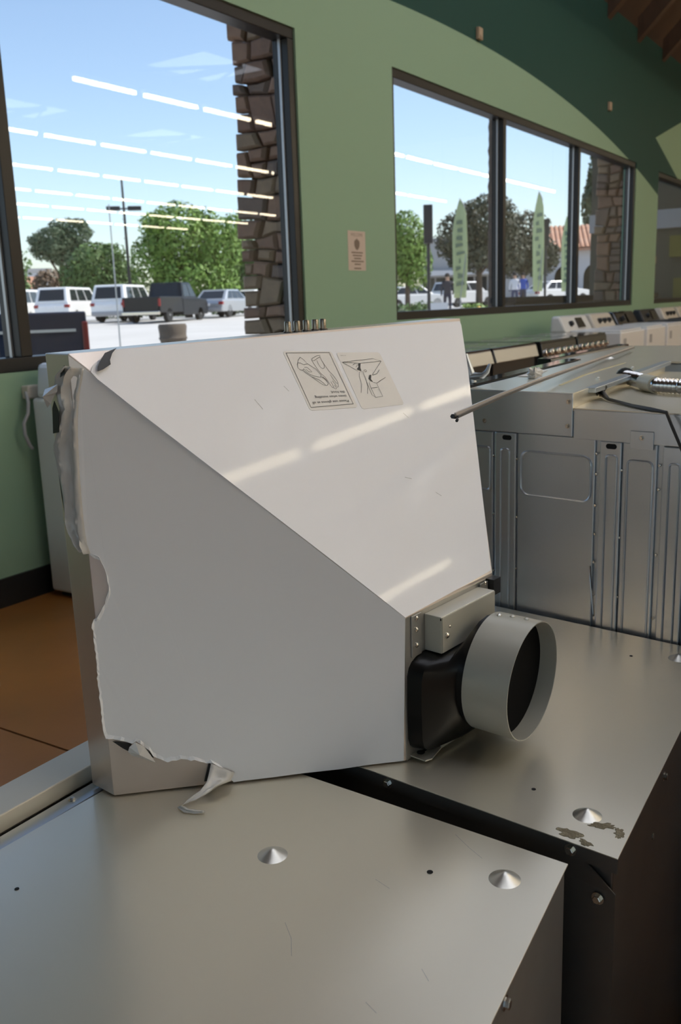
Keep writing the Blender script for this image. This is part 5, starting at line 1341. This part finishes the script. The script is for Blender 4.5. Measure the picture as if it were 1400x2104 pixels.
def tree(name, px, rng, crown, z_of, m, label, n=2600, size=0.30, trunk=0.22, seed=1, cat='tree'):
    """crown: list of (dx, dz, rx, rz) lumps in metres, dx along the line of sight's right"""
    a = pxaz(px)
    x_, y_ = along(a, rng)
    base = gz(x_, y_) - 0.02
    o = empty(name, (x_, y_, base), 0, label=label, cat=cat, group='trees beyond the parking lot' if cat == 'tree' else 'shrubs outside')
    rx_, ry_ = math.cos(a), -math.sin(a)
    blobs = [(rx_ * dx, ry_ * dx, dz - base, r, r, h) for dx, dz, r, h in crown]
    rr = random.Random(seed)
    more = []
    for (bx, by, bz, r, _, h) in blobs:
        for k in range(9):
            t_ = rr.uniform(0, 6.28); q = rr.uniform(-0.7, 0.9)
            more.append((bx + r * 0.75 * math.cos(t_), by + r * 0.75 * math.sin(t_), bz + h * 0.75 * q, r * 0.38, r * 0.38, h * 0.34))
    v, f = leaf_cloud(blobs + more, n, size, seed)
    mb = MB(); mb.v = v; mb.f = f
    me = bpy.data.meshes.new('foliage'); me.from_pydata(v, [], f); me.materials.append(m)
    fo = bpy.data.objects.new('foliage', me); COL.objects.link(fo); fo.parent = o
    top = min(b[2] for b in blobs)
    if trunk:
        mb = MB().tube([(0, 0, 0), (0.05, 0.02, top * 0.5), (0, 0, top + 0.5)], [trunk, trunk * 0.8, trunk * 0.5], 8)
        for b in blobs:
            mb.tube([(0, 0, top * 0.6), ((b[0]) * 0.5, b[1] * 0.5, (top * 0.6 + b[2]) / 2), (b[0], b[1], b[2])], [trunk * 0.5, trunk * 0.35, trunk * 0.15], 6)
        mb.build('trunk', M['bark'], o, smooth=True)
    return o
tree('pine_tree', 137, 80, [(-0.3, 6.9, 2.0, 1.3), (1.0, 7.6, 1.6, 1.2), (-1.2, 6.3, 1.2, 0.8), (0.6, 5.9, 1.6, 0.9)], 0, M['leaf_dark'], 'dark rounded pine behind the bright green tree', 9000, 0.13, 0.3, 3)
tree('reddish_tree', 112, 70, [(0, 3.3, 1.3, 1.1), (0.9, 2.6, 1.0, 0.9)], 0, M['leaf_brown'], 'small reddish brown tree below the pine', 1800, 0.18, 0.12, 4)
tree('leafy_tree', 208, 64, [(0, 4.0, 1.9, 1.8), (-1.2, 3.2, 1.3, 1.3), (1.3, 3.2, 1.3, 1.4)], 0, M['leaf_mid'], 'rounded mid green tree left of the lamp post', 9000, 0.13, 0.18, 5)
tree('leafy_tree', 388, 56, [(-0.2, 5.2, 2.1, 2.2), (-1.6, 4.0, 1.6, 1.9), (1.6, 4.6, 1.8, 2.0), (0.6, 3.0, 2.5, 1.4)], 0, M['leaf_bright'], 'big bright green tree right of the lamp post', 15000, 0.13, 0.25, 6)
tree('leafy_tree', 478, 62, [(0, 4.2, 1.7, 2.2), (1.6, 5.4, 1.8, 2.4), (0.3, 2.8, 1.8, 1.4)], 0, M['leaf_mid'], 'dull green tree half hidden by the stone pillar', 8000, 0.13, 0.2, 7)
tree('leafy_tree', 20, 66, [(0, 3.4, 1.6, 2.2), (-1.5, 4, 1.5, 2)], 0, M['leaf_mid'], 'green tree at the left edge behind the mullion', 2400, 0.2, 0.2, 17)
tree('leafy_tree', 838, 46, [(0.0, 3.9, 1.0, 1.7), (0.45, 3.1, 0.8, 1.3), (-0.6, 3.4, 0.9, 1.5)], 0, M['leaf_bright'], 'bright green tree at the left of the right window', 7000, 0.10, 0.14, 8)
tree('shade_tree', 985, 52, [(-0.9, 4.6, 1.5, 1.4), (0.6, 5.2, 1.6, 1.6), (-0.2, 3.8, 1.7, 1.1), (1.3, 4.0, 1.4, 1.3)], 0, M['leaf_olive'], 'dark brownish tree behind the nearest feather flag', 9000, 0.12, 0.2, 9)
tree('shade_tree', 1075, 56, [(0, 4.6, 1.4, 1.6), (0.7, 3.6, 1.4, 1.2), (-0.8, 3.6, 1.3, 1.2)], 0, M['leaf_olive'], 'dark tree between the palm trunk and the second flag', 7000, 0.12, 0.2, 10)
tree('tall_tree', 1218, 70, [(0, 7.5, 0.9, 2.2), (0.4, 9.6, 0.9, 2.0)], 0, M['leaf_dark'], 'tall dark tree rising beside the far stone pillar', 2400, 0.2, 0.2, 11)
for px, rng, lab in ((300, 70, 'low hedge under the trees behind the black pickup'), (520, 74, 'low hedge behind the silver sedan')):
    tree('hedge', px, rng, [(-2.4, 1.6, 1.2, 0.9), (-0.8, 1.7, 1.2, 0.95), (0.8, 1.6, 1.2, 0.9), (2.4, 1.6, 1.2, 0.95)], 0, M['leaf_mid'], lab, 3000, 0.15, 0, int(px), 'hedge')
tree('shrub', 975, 30, [(0, 0.85, 0.42, 0.35), (0.4, 0.8, 0.35, 0.3)], 0, M['leaf_bright'], 'low green shrub beside the yellow hydrant', 900, 0.07, 0, 31, 'shrub')
tree('shrub', 868, 34, [(0, 0.95, 0.5, 0.35), (-0.7, 0.9, 0.5, 0.3)], 0, M['leaf_mid'], 'low green shrub in front of the white sedan', 900, 0.07, 0, 32, 'shrub')

# ---- palm trunk
a_ = pxaz(1019)
px_, py_ = along(a_, 22.9)
palm = empty('palm_tree', (px_, py_, gz(px_, py_) - 0.02), label='slender dark palm trunk beside the middle mullion', cat='tree')
pr_ = []
rr = random.Random(2)
for i in range(60):
    pr_.append((0.0 + 0.02 * math.sin(i * .2), 0, i * 0.13))
MB().tube(pr_, [0.17 + (0.02 if i % 2 else 0) + rr.uniform(-.01, .01) + 0.06 * max(0, 1 - i / 10) for i in range(60)], 12).build('trunk', M['bark'], palm, smooth=True, angle=20)
for k in range(16):
    t_ = 2 * math.pi * k / 16 + rr.uniform(-.1, .1)
    dr = rr.uniform(0.2, 0.9)
    c_, s_ = math.cos(t_), math.sin(t_)
    ctr = [(c_ * q * 2.0, s_ * q * 2.0, 7.67 + 0.9 * q * (1 - dr) - 2.0 * dr * q * q) for q in (0, .2, .4, .6, .8, 1)]
    mb = MB()
    L_ = [(p[0] - s_ * w_, p[1] + c_ * w_, p[2] - 0.1 * w_) for p, w_ in zip(ctr, (.05, .25, .33, .3, .2, .02))]
    R3 = [(p[0] + s_ * w_, p[1] - c_ * w_, p[2] - 0.1 * w_) for p, w_ in zip(ctr, (.05, .25, .33, .3, .2, .02))]
    mb.add(L_ + R3, [(i, i + 1, 7 + i, 6 + i) for i in range(5)])
    mb.build('frond', M['leaf_dark'], palm)

# ---- poles and lamps
def lamp_post(px, rng, top, label, style):
    a = pxaz(px)
    x_, y_ = along(a, rng)
    g_ = gz(x_, y_) - 0.02
    o = empty('lamp_post', (x_, y_, g_), head(a) - AZ, label=label, cat='lamp post')
    H_ = top - g_
    if style == 'double':
        MB().tube([(0, 0, 0), (0, 0, H_)], [0.11, 0.06], 8).build('pole', M['pole'], o)
        box('arm', M['pole'], o, -0.75, 0.75, -0.04, 0.04, H_ - 1.72, H_ - 1.64)
        for s in (-1, 1):
            box('lamp_head', M['pole'], o, s * 0.62 - 0.40, s * 0.62 + 0.40, -0.2, 0.2, H_ - 1.78, H_ - 1.55, 0.02)
        for k in range(5):
            MB().tube([(-0.02, 0, 1.4 + 1.1 * k), (-0.16, 0, 1.45 + 1.1 * k)], 0.015, 5).build('climbing_peg', M['pole'], o)
    else:
        MB().tube([(0, 0, 0), (0, 0, H_)], 0.045, 8).build('pole', M['pole'], o)
        box('lamp_head', M['pole'], o, -0.12, 0.12, -0.14, 0.14, H_ - 0.96, H_, 0.02)
        box('base_plate', M['pole'], o, -0.15, 0.15, -0.15, 0.15, 0, 0.05)
    return o
lamp_post(272, 58.5, 8.95, 'tall dark lamp post with twin heads in the parking lot', 'double')
lamp_post(882, 25.0, 3.70, 'slim black post with a long dark head in the right window', 'single')
lamp_post(1120, 35.7, 4.05, 'slim black post with a long dark head beside the second flag', 'single')
tpz = empty('thin_pole', (14.5, 15.05, gz(14.5, 15.05) - 0.02), label='very thin pale pole in front of the parked cars', cat='pole')
MB().tube([(0, 0, 0), (0.03, 0.02, 3.2)], [0.018, 0.012], 6).build('pole', M['palepole'], tpz)
MB().lathe([(0.08, 0), (0.08, 0.03), (0.03, 0.05)], 12).build('base', M['palepole'], tpz)

# ---- planters, hydrant, board, person, flags
def planter(px, rng, topz, w, label):
    x_, y_ = along(pxaz(px), rng)
    g_ = gz(x_, y_) - 0.02
    o = empty('planter_pot', (x_, y_, g_), label=label, cat='planter', group='concrete planter pots')
    h_ = topz - g_
    prof = [(w * .34, 0), (w * .40, h_ * .5), (w * .46, h_ * .66), (w * .5, h_ * .70), (w * .47, h_ * .74), (w * .47, h_ * .80), (w * .5, h_ * .95), (w * .46, h_), (w * .38, h_), (w * .36, h_ * .9)]
    MB().lathe(prof, 28).build('pot', M['pot'], o, smooth=True)
    MB().lathe([(w * .36, 0), (w * .36, 0.01)], 20, at=(0, 0, h_ * .9)).build('soil', M['mortar'], o)
    return o
planter(352, 16.6, 1.03, 0.50, 'concrete planter pot standing on the pale lot near the pillar')
planter(962, 20.5, 1.10, 0.40, 'dark planter pot below the nearest feather flag')
planter(824, 17.5, 1.02, 0.34, 'dark planter pot at the left corner of the right window')
x_, y_ = along(pxaz(984), 25)
hyd = empty('fire_hydrant', (x_, y_, gz(x_, y_) - 0.02), label='yellow fire hydrant outside the right window', cat='hydrant')
MB().lathe([(0.13, 0), (0.13, 0.06), (0.09, 0.07), (0.09, 0.5), (0.12, 0.52), (0.12, 0.56), (0.09, 0.6), (0.08, 0.68), (0.03, 0.74)], 16).build('barrel', M['yellow'], hyd, smooth=True)
MB().tube([(-0.17, 0, 0.42), (0.17, 0, 0.42)], 0.05, 10).tube([(0, -0.17, 0.38), (0, 0, 0.38)], 0.06, 10).build('outlet', M['yellow'], hyd, smooth=True)
x_, y_ = along(pxaz(903), 24)
sb = empty('sandwich_board', (x_, y_, gz(x_, y_) - 0.02), head(pxaz(903)) - AZ, label='white sandwich board on the sidewalk', cat='sign')
MB().hexa([(-0.22, -0.25, 0), (0.22, -0.25, 0), (0.22, -0.23, 0), (-0.22, -0.23, 0)], [(-0.22, -0.03, 0.88), (0.22, -0.03, 0.88), (0.22, -0.01, 0.88), (-0.22, -0.01, 0.88)]).build('front_leaf', M['board'], sb)
MB().hexa([(-0.22, 0.23, 0), (0.22, 0.23, 0), (0.22, 0.25, 0), (-0.22, 0.25, 0)], [(-0.22, 0.01, 0.88), (0.22, 0.01, 0.88), (0.22, 0.03, 0.88), (-0.22, 0.03, 0.88)]).build('back_leaf', M['board'], sb)

def person(px, rng, label, top_m, leg_m, seed):
    """small far figure: one continuous skinned body with clothing colours by height, hair as a child"""
    a = pxaz(px)
    x_, y_ = along(a, rng)
    o = empty('person', (x_, y_, gz(x_, y_) - 0.02), head(a), label=label, cat='person', group='people in the parking lot')
    J = [(0, 0, 0.96), (0, 0, 1.15), (0, 0, 1.38), (0, 0, 1.48), (0.02, 0, 1.60), (0.02, 0, 1.72),
         (0, 0.10, 0.90), (0.04, 0.11, 0.50), (-0.04, 0.11, 0.08), (0.10, 0.12, 0.035), (0, -0.10, 0.90), (0.10, -0.11, 0.50), (0.02, -0.11, 0.08), (0.16, -0.12, 0.035),
         (0, 0.19, 1.38), (-0.03, 0.25, 1.10), (0.06, 0.25, 0.86), (0, -0.19, 1.38), (0.04, -0.25, 1.10), (0.16, -0.22, 0.90)]
    Ed = [(0, 1), (1, 2), (2, 3), (3, 4), (4, 5), (0, 6), (6, 7), (7, 8), (8, 9), (0, 10), (10, 11), (11, 12), (12, 13), (2, 14), (14, 15), (15, 16), (2, 17), (17, 18), (18, 19)]
    rad = [.13, .13, .13, .055, .095, .075, .09, .06, .04, .04, .09, .06, .04, .04, .065, .045, .035, .065, .045, .035]
    me = bpy.data.meshes.new('body')
    me.from_pydata(J, Ed, [])
    b = bpy.data.objects.new('body', me); COL.objects.link(b); b.parent = o
    b.modifiers.new('skin', 'SKIN')
    for i, sv in enumerate(me.skin_vertices[0].data):
        sv.radius = (rad[i], rad[i])
        sv.use_root = (i == 0)
    b.modifiers.new('sub', 'SUBSURF').levels = 1
    m = mat('clothing_%s' % seed, (0.5, 0.5, 0.5), 0.9)
    nt = m.node_tree
    tc = nd(nt, 'ShaderNodeTexCoord'); sp = nd(nt, 'ShaderNodeSeparateXYZ'); rp_ = nd(nt, 'ShaderNodeValToRGB'); dv = nd(nt, 'ShaderNodeMath', operation='DIVIDE')
    dv.inputs[1].default_value = 1.8
    nt.links.new(tc.outputs['Object'], sp.inputs[0]); nt.links.new(sp.outputs[2], dv.inputs[0]); nt.links.new(dv.outputs[0], rp_.inputs[0])
    cr = rp_.color_ramp; cr.interpolation = 'CONSTANT'
    cr.elements[0].color = (0.03, 0.03, 0.03, 1)
    cr.elements[1].position = 0.05; cr.elements[1].color = (*leg_m, 1)
    e = cr.elements.new(0.52); e.color = (*top_m, 1)
    e = cr.elements.new(0.815); e.color = (0.42, 0.27, 0.19, 1)
    nt.links.new(rp_.outputs[0], nt.nodes['Principled BSDF'].inputs['Base Color'])
    me.materials.append(m)
    MB().lathe([(0.02, -0.02), (0.095, 0.0), (0.105, 0.06), (0.085, 0.12), (0.02, 0.15)], 12, at=(0.0, 0, 1.64)).build('hair', M['hair'], o, smooth=True)
    return o
person(920, 40, 'person in dark clothes walking beside the white sandwich board', (0.04, 0.04, 0.05), (0.03, 0.03, 0.05), 1)
person(1058, 48, 'person in a white shirt standing past the palm trunk', (0.65, 0.65, 0.68), (0.05, 0.06, 0.12), 2)
person(1075, 50, 'person in a blue shirt standing past the palm trunk', (0.05, 0.10, 0.40), (0.05, 0.05, 0.08), 3)

def feather_flag(px, rng, z0, z1, w, label, seed):
    a = pxaz(px)
    x_, y_ = along(a, rng)
    g_ = gz(x_, y_) - 0.02
    o = empty('feather_flag', (x_, y_, g_), head(a) - AZ, label=label, cat='flag', group='feather flags outside')
    b0, t0 = z0 - g_, z1 - g_
    hh = t0 - b0
    prof = [(0.10, 0.0), (0.85, 0.03), (0.97, 0.3), (1.0, 0.5), (0.97, 0.7), (0.88, 0.84), (0.74, 0.94), (0.52, 1.0)]
    left = [(0.36, 0.985), (0.18, 0.88), (0.05, 0.76), (0.0, 0.6), (0.0, 0.3), (0.05, 0.1)]
    def yof(u, v): return 0.10 * w * math.sin(3 * v + seed) + 0.22 * w * math.sin(math.pi * u)
    mb = MB()
    rows_ = 14
    vs_, fs_ = [], []
    for i in range(rows_ + 1):
        v = i / rows_
        lo = 0.0 if v < 0.62 else 0.5 * ((v - 0.62) / 0.38) ** 1.6
        hi = (0.9 + 0.1 * math.sin(math.pi * min(1, v / 0.9))) if v < 0.8 else 1.0 - 0.46 * ((v - 0.8) / 0.2) ** 1.3
        lo2 = lo + 0.1 * (1 - v) ** 3
        for j in range(7):
            u = lo2 + (hi - lo2) * j / 6
            vs_.append(((u - 0.5) * w, yof(u, v), b0 + hh * v))
    for i in range(rows_):
        for j in range(6):
            fs_.append((i * 7 + j, i * 7 + j + 1, (i + 1) * 7 + j + 1, (i + 1) * 7 + j))
    fb = MB().add(vs_, fs_).build('fabric', M['flag'], o, smooth=True)
    sd_ = fb.modifiers.new('solid', 'SOLIDIFY'); sd_.thickness = 0.012
    rr = random.Random(seed)
    for k in range(9):
        v = 0.12 + 0.078 * k
        u0, u1 = rr.uniform(0.18, 0.5), rr.uniform(0.55, 0.85)
        pts = [((u0 - .5) * w, yof(u0, v) - 0.012, b0 + hh * v), ((u1 - .5) * w, yof(u1, v) - 0.012, b0 + hh * (v + rr.uniform(-.01, .02))), ((u1 - .52) * w, yof(u1, v) - 0.012, b0 + hh * (v + 0.045)), ((u0 - .48) * w, yof(u0, v) - 0.012, b0 + hh * (v + rr.uniform(.03, .06)))]
        MB().add(pts, [(0, 1, 2, 3)]).build('print_mark', M['flag_ink'], fb)
    MB().tube([(0.02, 0.02, 0), (0.02 * w, 0.03, b0), (0.05 * w + w * .42, yof(.95, .4) + .02, b0 + hh * .5), (w * .3, yof(.8, .9) + 0.02, b0 + hh * .93), (0.0, 0.03, t0)], 0.014, 6).build('pole', M['palepole'], o)
    return o
feather_flag(946, 27.6, 1.34, 4.10, 0.42, 'pale green feather flag nearest, before the brownish tree', 1)
feather_flag(1105, 35.2, 1.50, 4.98, 0.40, 'pale green feather flag right of the mullion against the sky', 2)
feather_flag(1162, 40.4, 1.50, 4.50, 0.38, 'pale green feather flag in front of the tiled roof', 3)

# ---- buildings
def facing(px, rng, z=None):
    a = pxaz(px)
    x_, y_ = along(a, rng)
    return x_, y_, head(a) - AZ
x_, y_, rz_ = facing(1215, 62)
ms = empty('mission_building', (x_, y_, 0.8), rz_ + 0.12, label='white arched building with a red tiled roof', cat='building')
def arcade(parent, x0, x1, z1, arches, thick, m):
    xs_ = sorted(set([x0, x1] + [c + r * math.cos(math.pi * k / 12) for c, r, s in arches for k in range(13)]))
    def bot(x):
        for c, r, s in arches:
            if abs(x - c) < r - 1e-6:
                return s + math.sqrt(max(0, r * r - (x - c) ** 2))
        return 0.0
    mb = MB()
    for a, b in zip(xs_[:-1], xs_[1:]):
        mid = (a + b) / 2
        inside = any(abs(mid - c) < r for c, r, s in arches)
        za = zb = 0.0
        if inside:
            c, r, s = next(q for q in arches if abs(mid - q[0]) < q[1])
            za = s + math.sqrt(max(0, r * r - (a - c) ** 2)); zb = s + math.sqrt(max(0, r * r - (b - c) ** 2))
        mb.hexa([(a, 0, za), (b, 0, zb), (b, thick, zb), (a, thick, za)], [(a, 0, z1), (b, 0, z1), (b, thick, z1), (a, thick, z1)])
    return mb.build('arcade_wall', m, parent)
arcade(ms, -3.2, 9.0, 3.55, [(-1.55, 0.75, 1.7), (0.35, 0.85, 1.7), (2.3, 0.85, 1.7), (4.3, 0.85, 1.7), (6.3, 0.85, 1.7)], 0.4, M['stucco_white'])
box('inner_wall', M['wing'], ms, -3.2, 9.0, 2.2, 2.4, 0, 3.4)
box('side_wall', M['stucco_white'], ms, -3.2, -2.9, 0.4, 6, 0, 3.5)
prev = None
for k in range(46):
    if prev is None:
        n_ = 6
        v_, f_ = [], []
        for i in range(7):
            for j in range(n_ + 1):
                t_ = math.pi * j / n_
                v_.append((0.135 * math.cos(t_), i * 0.5, 0.11 * math.sin(t_) + i * 0.255 + (0.03 if i % 2 else 0)))
        for i in range(6):
            for j in range(n_):
                f_.append((i * (n_ + 1) + j, i * (n_ + 1) + j + 1, (i + 1) * (n_ + 1) + j + 1, (i + 1) * (n_ + 1) + j))
        prev = MB().add(v_, f_).build('roof_tile', M['tile_red'], ms, smooth=True)
        prev.location = (-3.5, -0.5, 3.42)
    else:
        clone(prev, 'roof_tile', ms, (-3.5 + 0.285 * k, -0.5, 3.42))
MB().hexa([(-3.6, -0.5, 3.30), (9.6, -0.5, 3.30), (9.6, 2.6, 3.30), (-3.6, 2.6, 3.30)], [(-3.6, -0.5, 3.42), (9.6, -0.5, 3.42), (9.6, 2.6, 4.95), (-3.6, 2.6, 4.95)]).build('roof_base', M['tile_red'], ms)
x_, y_, rz_ = facing(975, 92)
gb = empty('store_building', (x_, y_, 0.8), rz_, label='grey store building with a pale awning in the right window', cat='building')
box('wall', M['stucco_grey'], gb, -5.2, 14, 0, 6, 0, 6.0)
box('parapet', M['stucco_grey'], gb, -5.3, 14.1, -0.1, 6.1, 6.0, 6.4)
box('awning', M['stucco_white'], gb, -5.3, 2.0, -1.2, 0, 2.9, 3.35)
for k in range(6):
    pw = box('shop_window', M['frame'], gb, -4.9 + 1.25 * k, -3.8 + 1.25 * k, -0.06, 0.0, 0.3, 2.7)
    box('pane', M['car_glass'], pw, -4.82 + 1.25 * k, -3.88 + 1.25 * k, -0.08, -0.06, 0.4, 2.6)
x_, y_, rz_ = facing(62, 100)
hb = empty('distant_house', (x_, y_, 0.8), rz_, label='tan roofed house far behind the white vans', cat='building')
box('wall', M['ext'], hb, -6, 1.2, 0, 5, 0, 2.6)
MB().add([(-6.3, -0.4, 2.5), (1.5, -0.4, 2.5), (1.5, 5.4, 2.5), (-6.3, 5.4, 2.5), (-6.3, 2.5, 4.4), (1.5, 2.5, 4.4)], [(0, 1, 5, 4), (2, 3, 4, 5), (0, 4, 3), (1, 2, 5), (0, 3, 2, 1)]).build('roof', M['tile_red'], hb)
box('window', M['car_glass'], hb, -0.8, 0.4, -0.05, 0.0, 1.0, 2.0)
x_, y_, rz_ = facing(70, 120)
hb2 = empty('distant_building', (x_, y_, 0.8), rz_, label='pale flat building far behind beside the pine', cat='building')
box('wall', M['stucco_white'], hb2, -8, 2.4, 0, 5, 0, 5.6)
box('roof_edge', M['stucco_grey'], hb2, -8.2, 2.6, -0.2, 5.2, 5.6, 6.0)
for k in range(3):
    box('window', M['car_glass'], hb2, -0.6 + 0.95 * k, 0.0 + 0.95 * k, -0.04, 0, 4.2, 5.0)
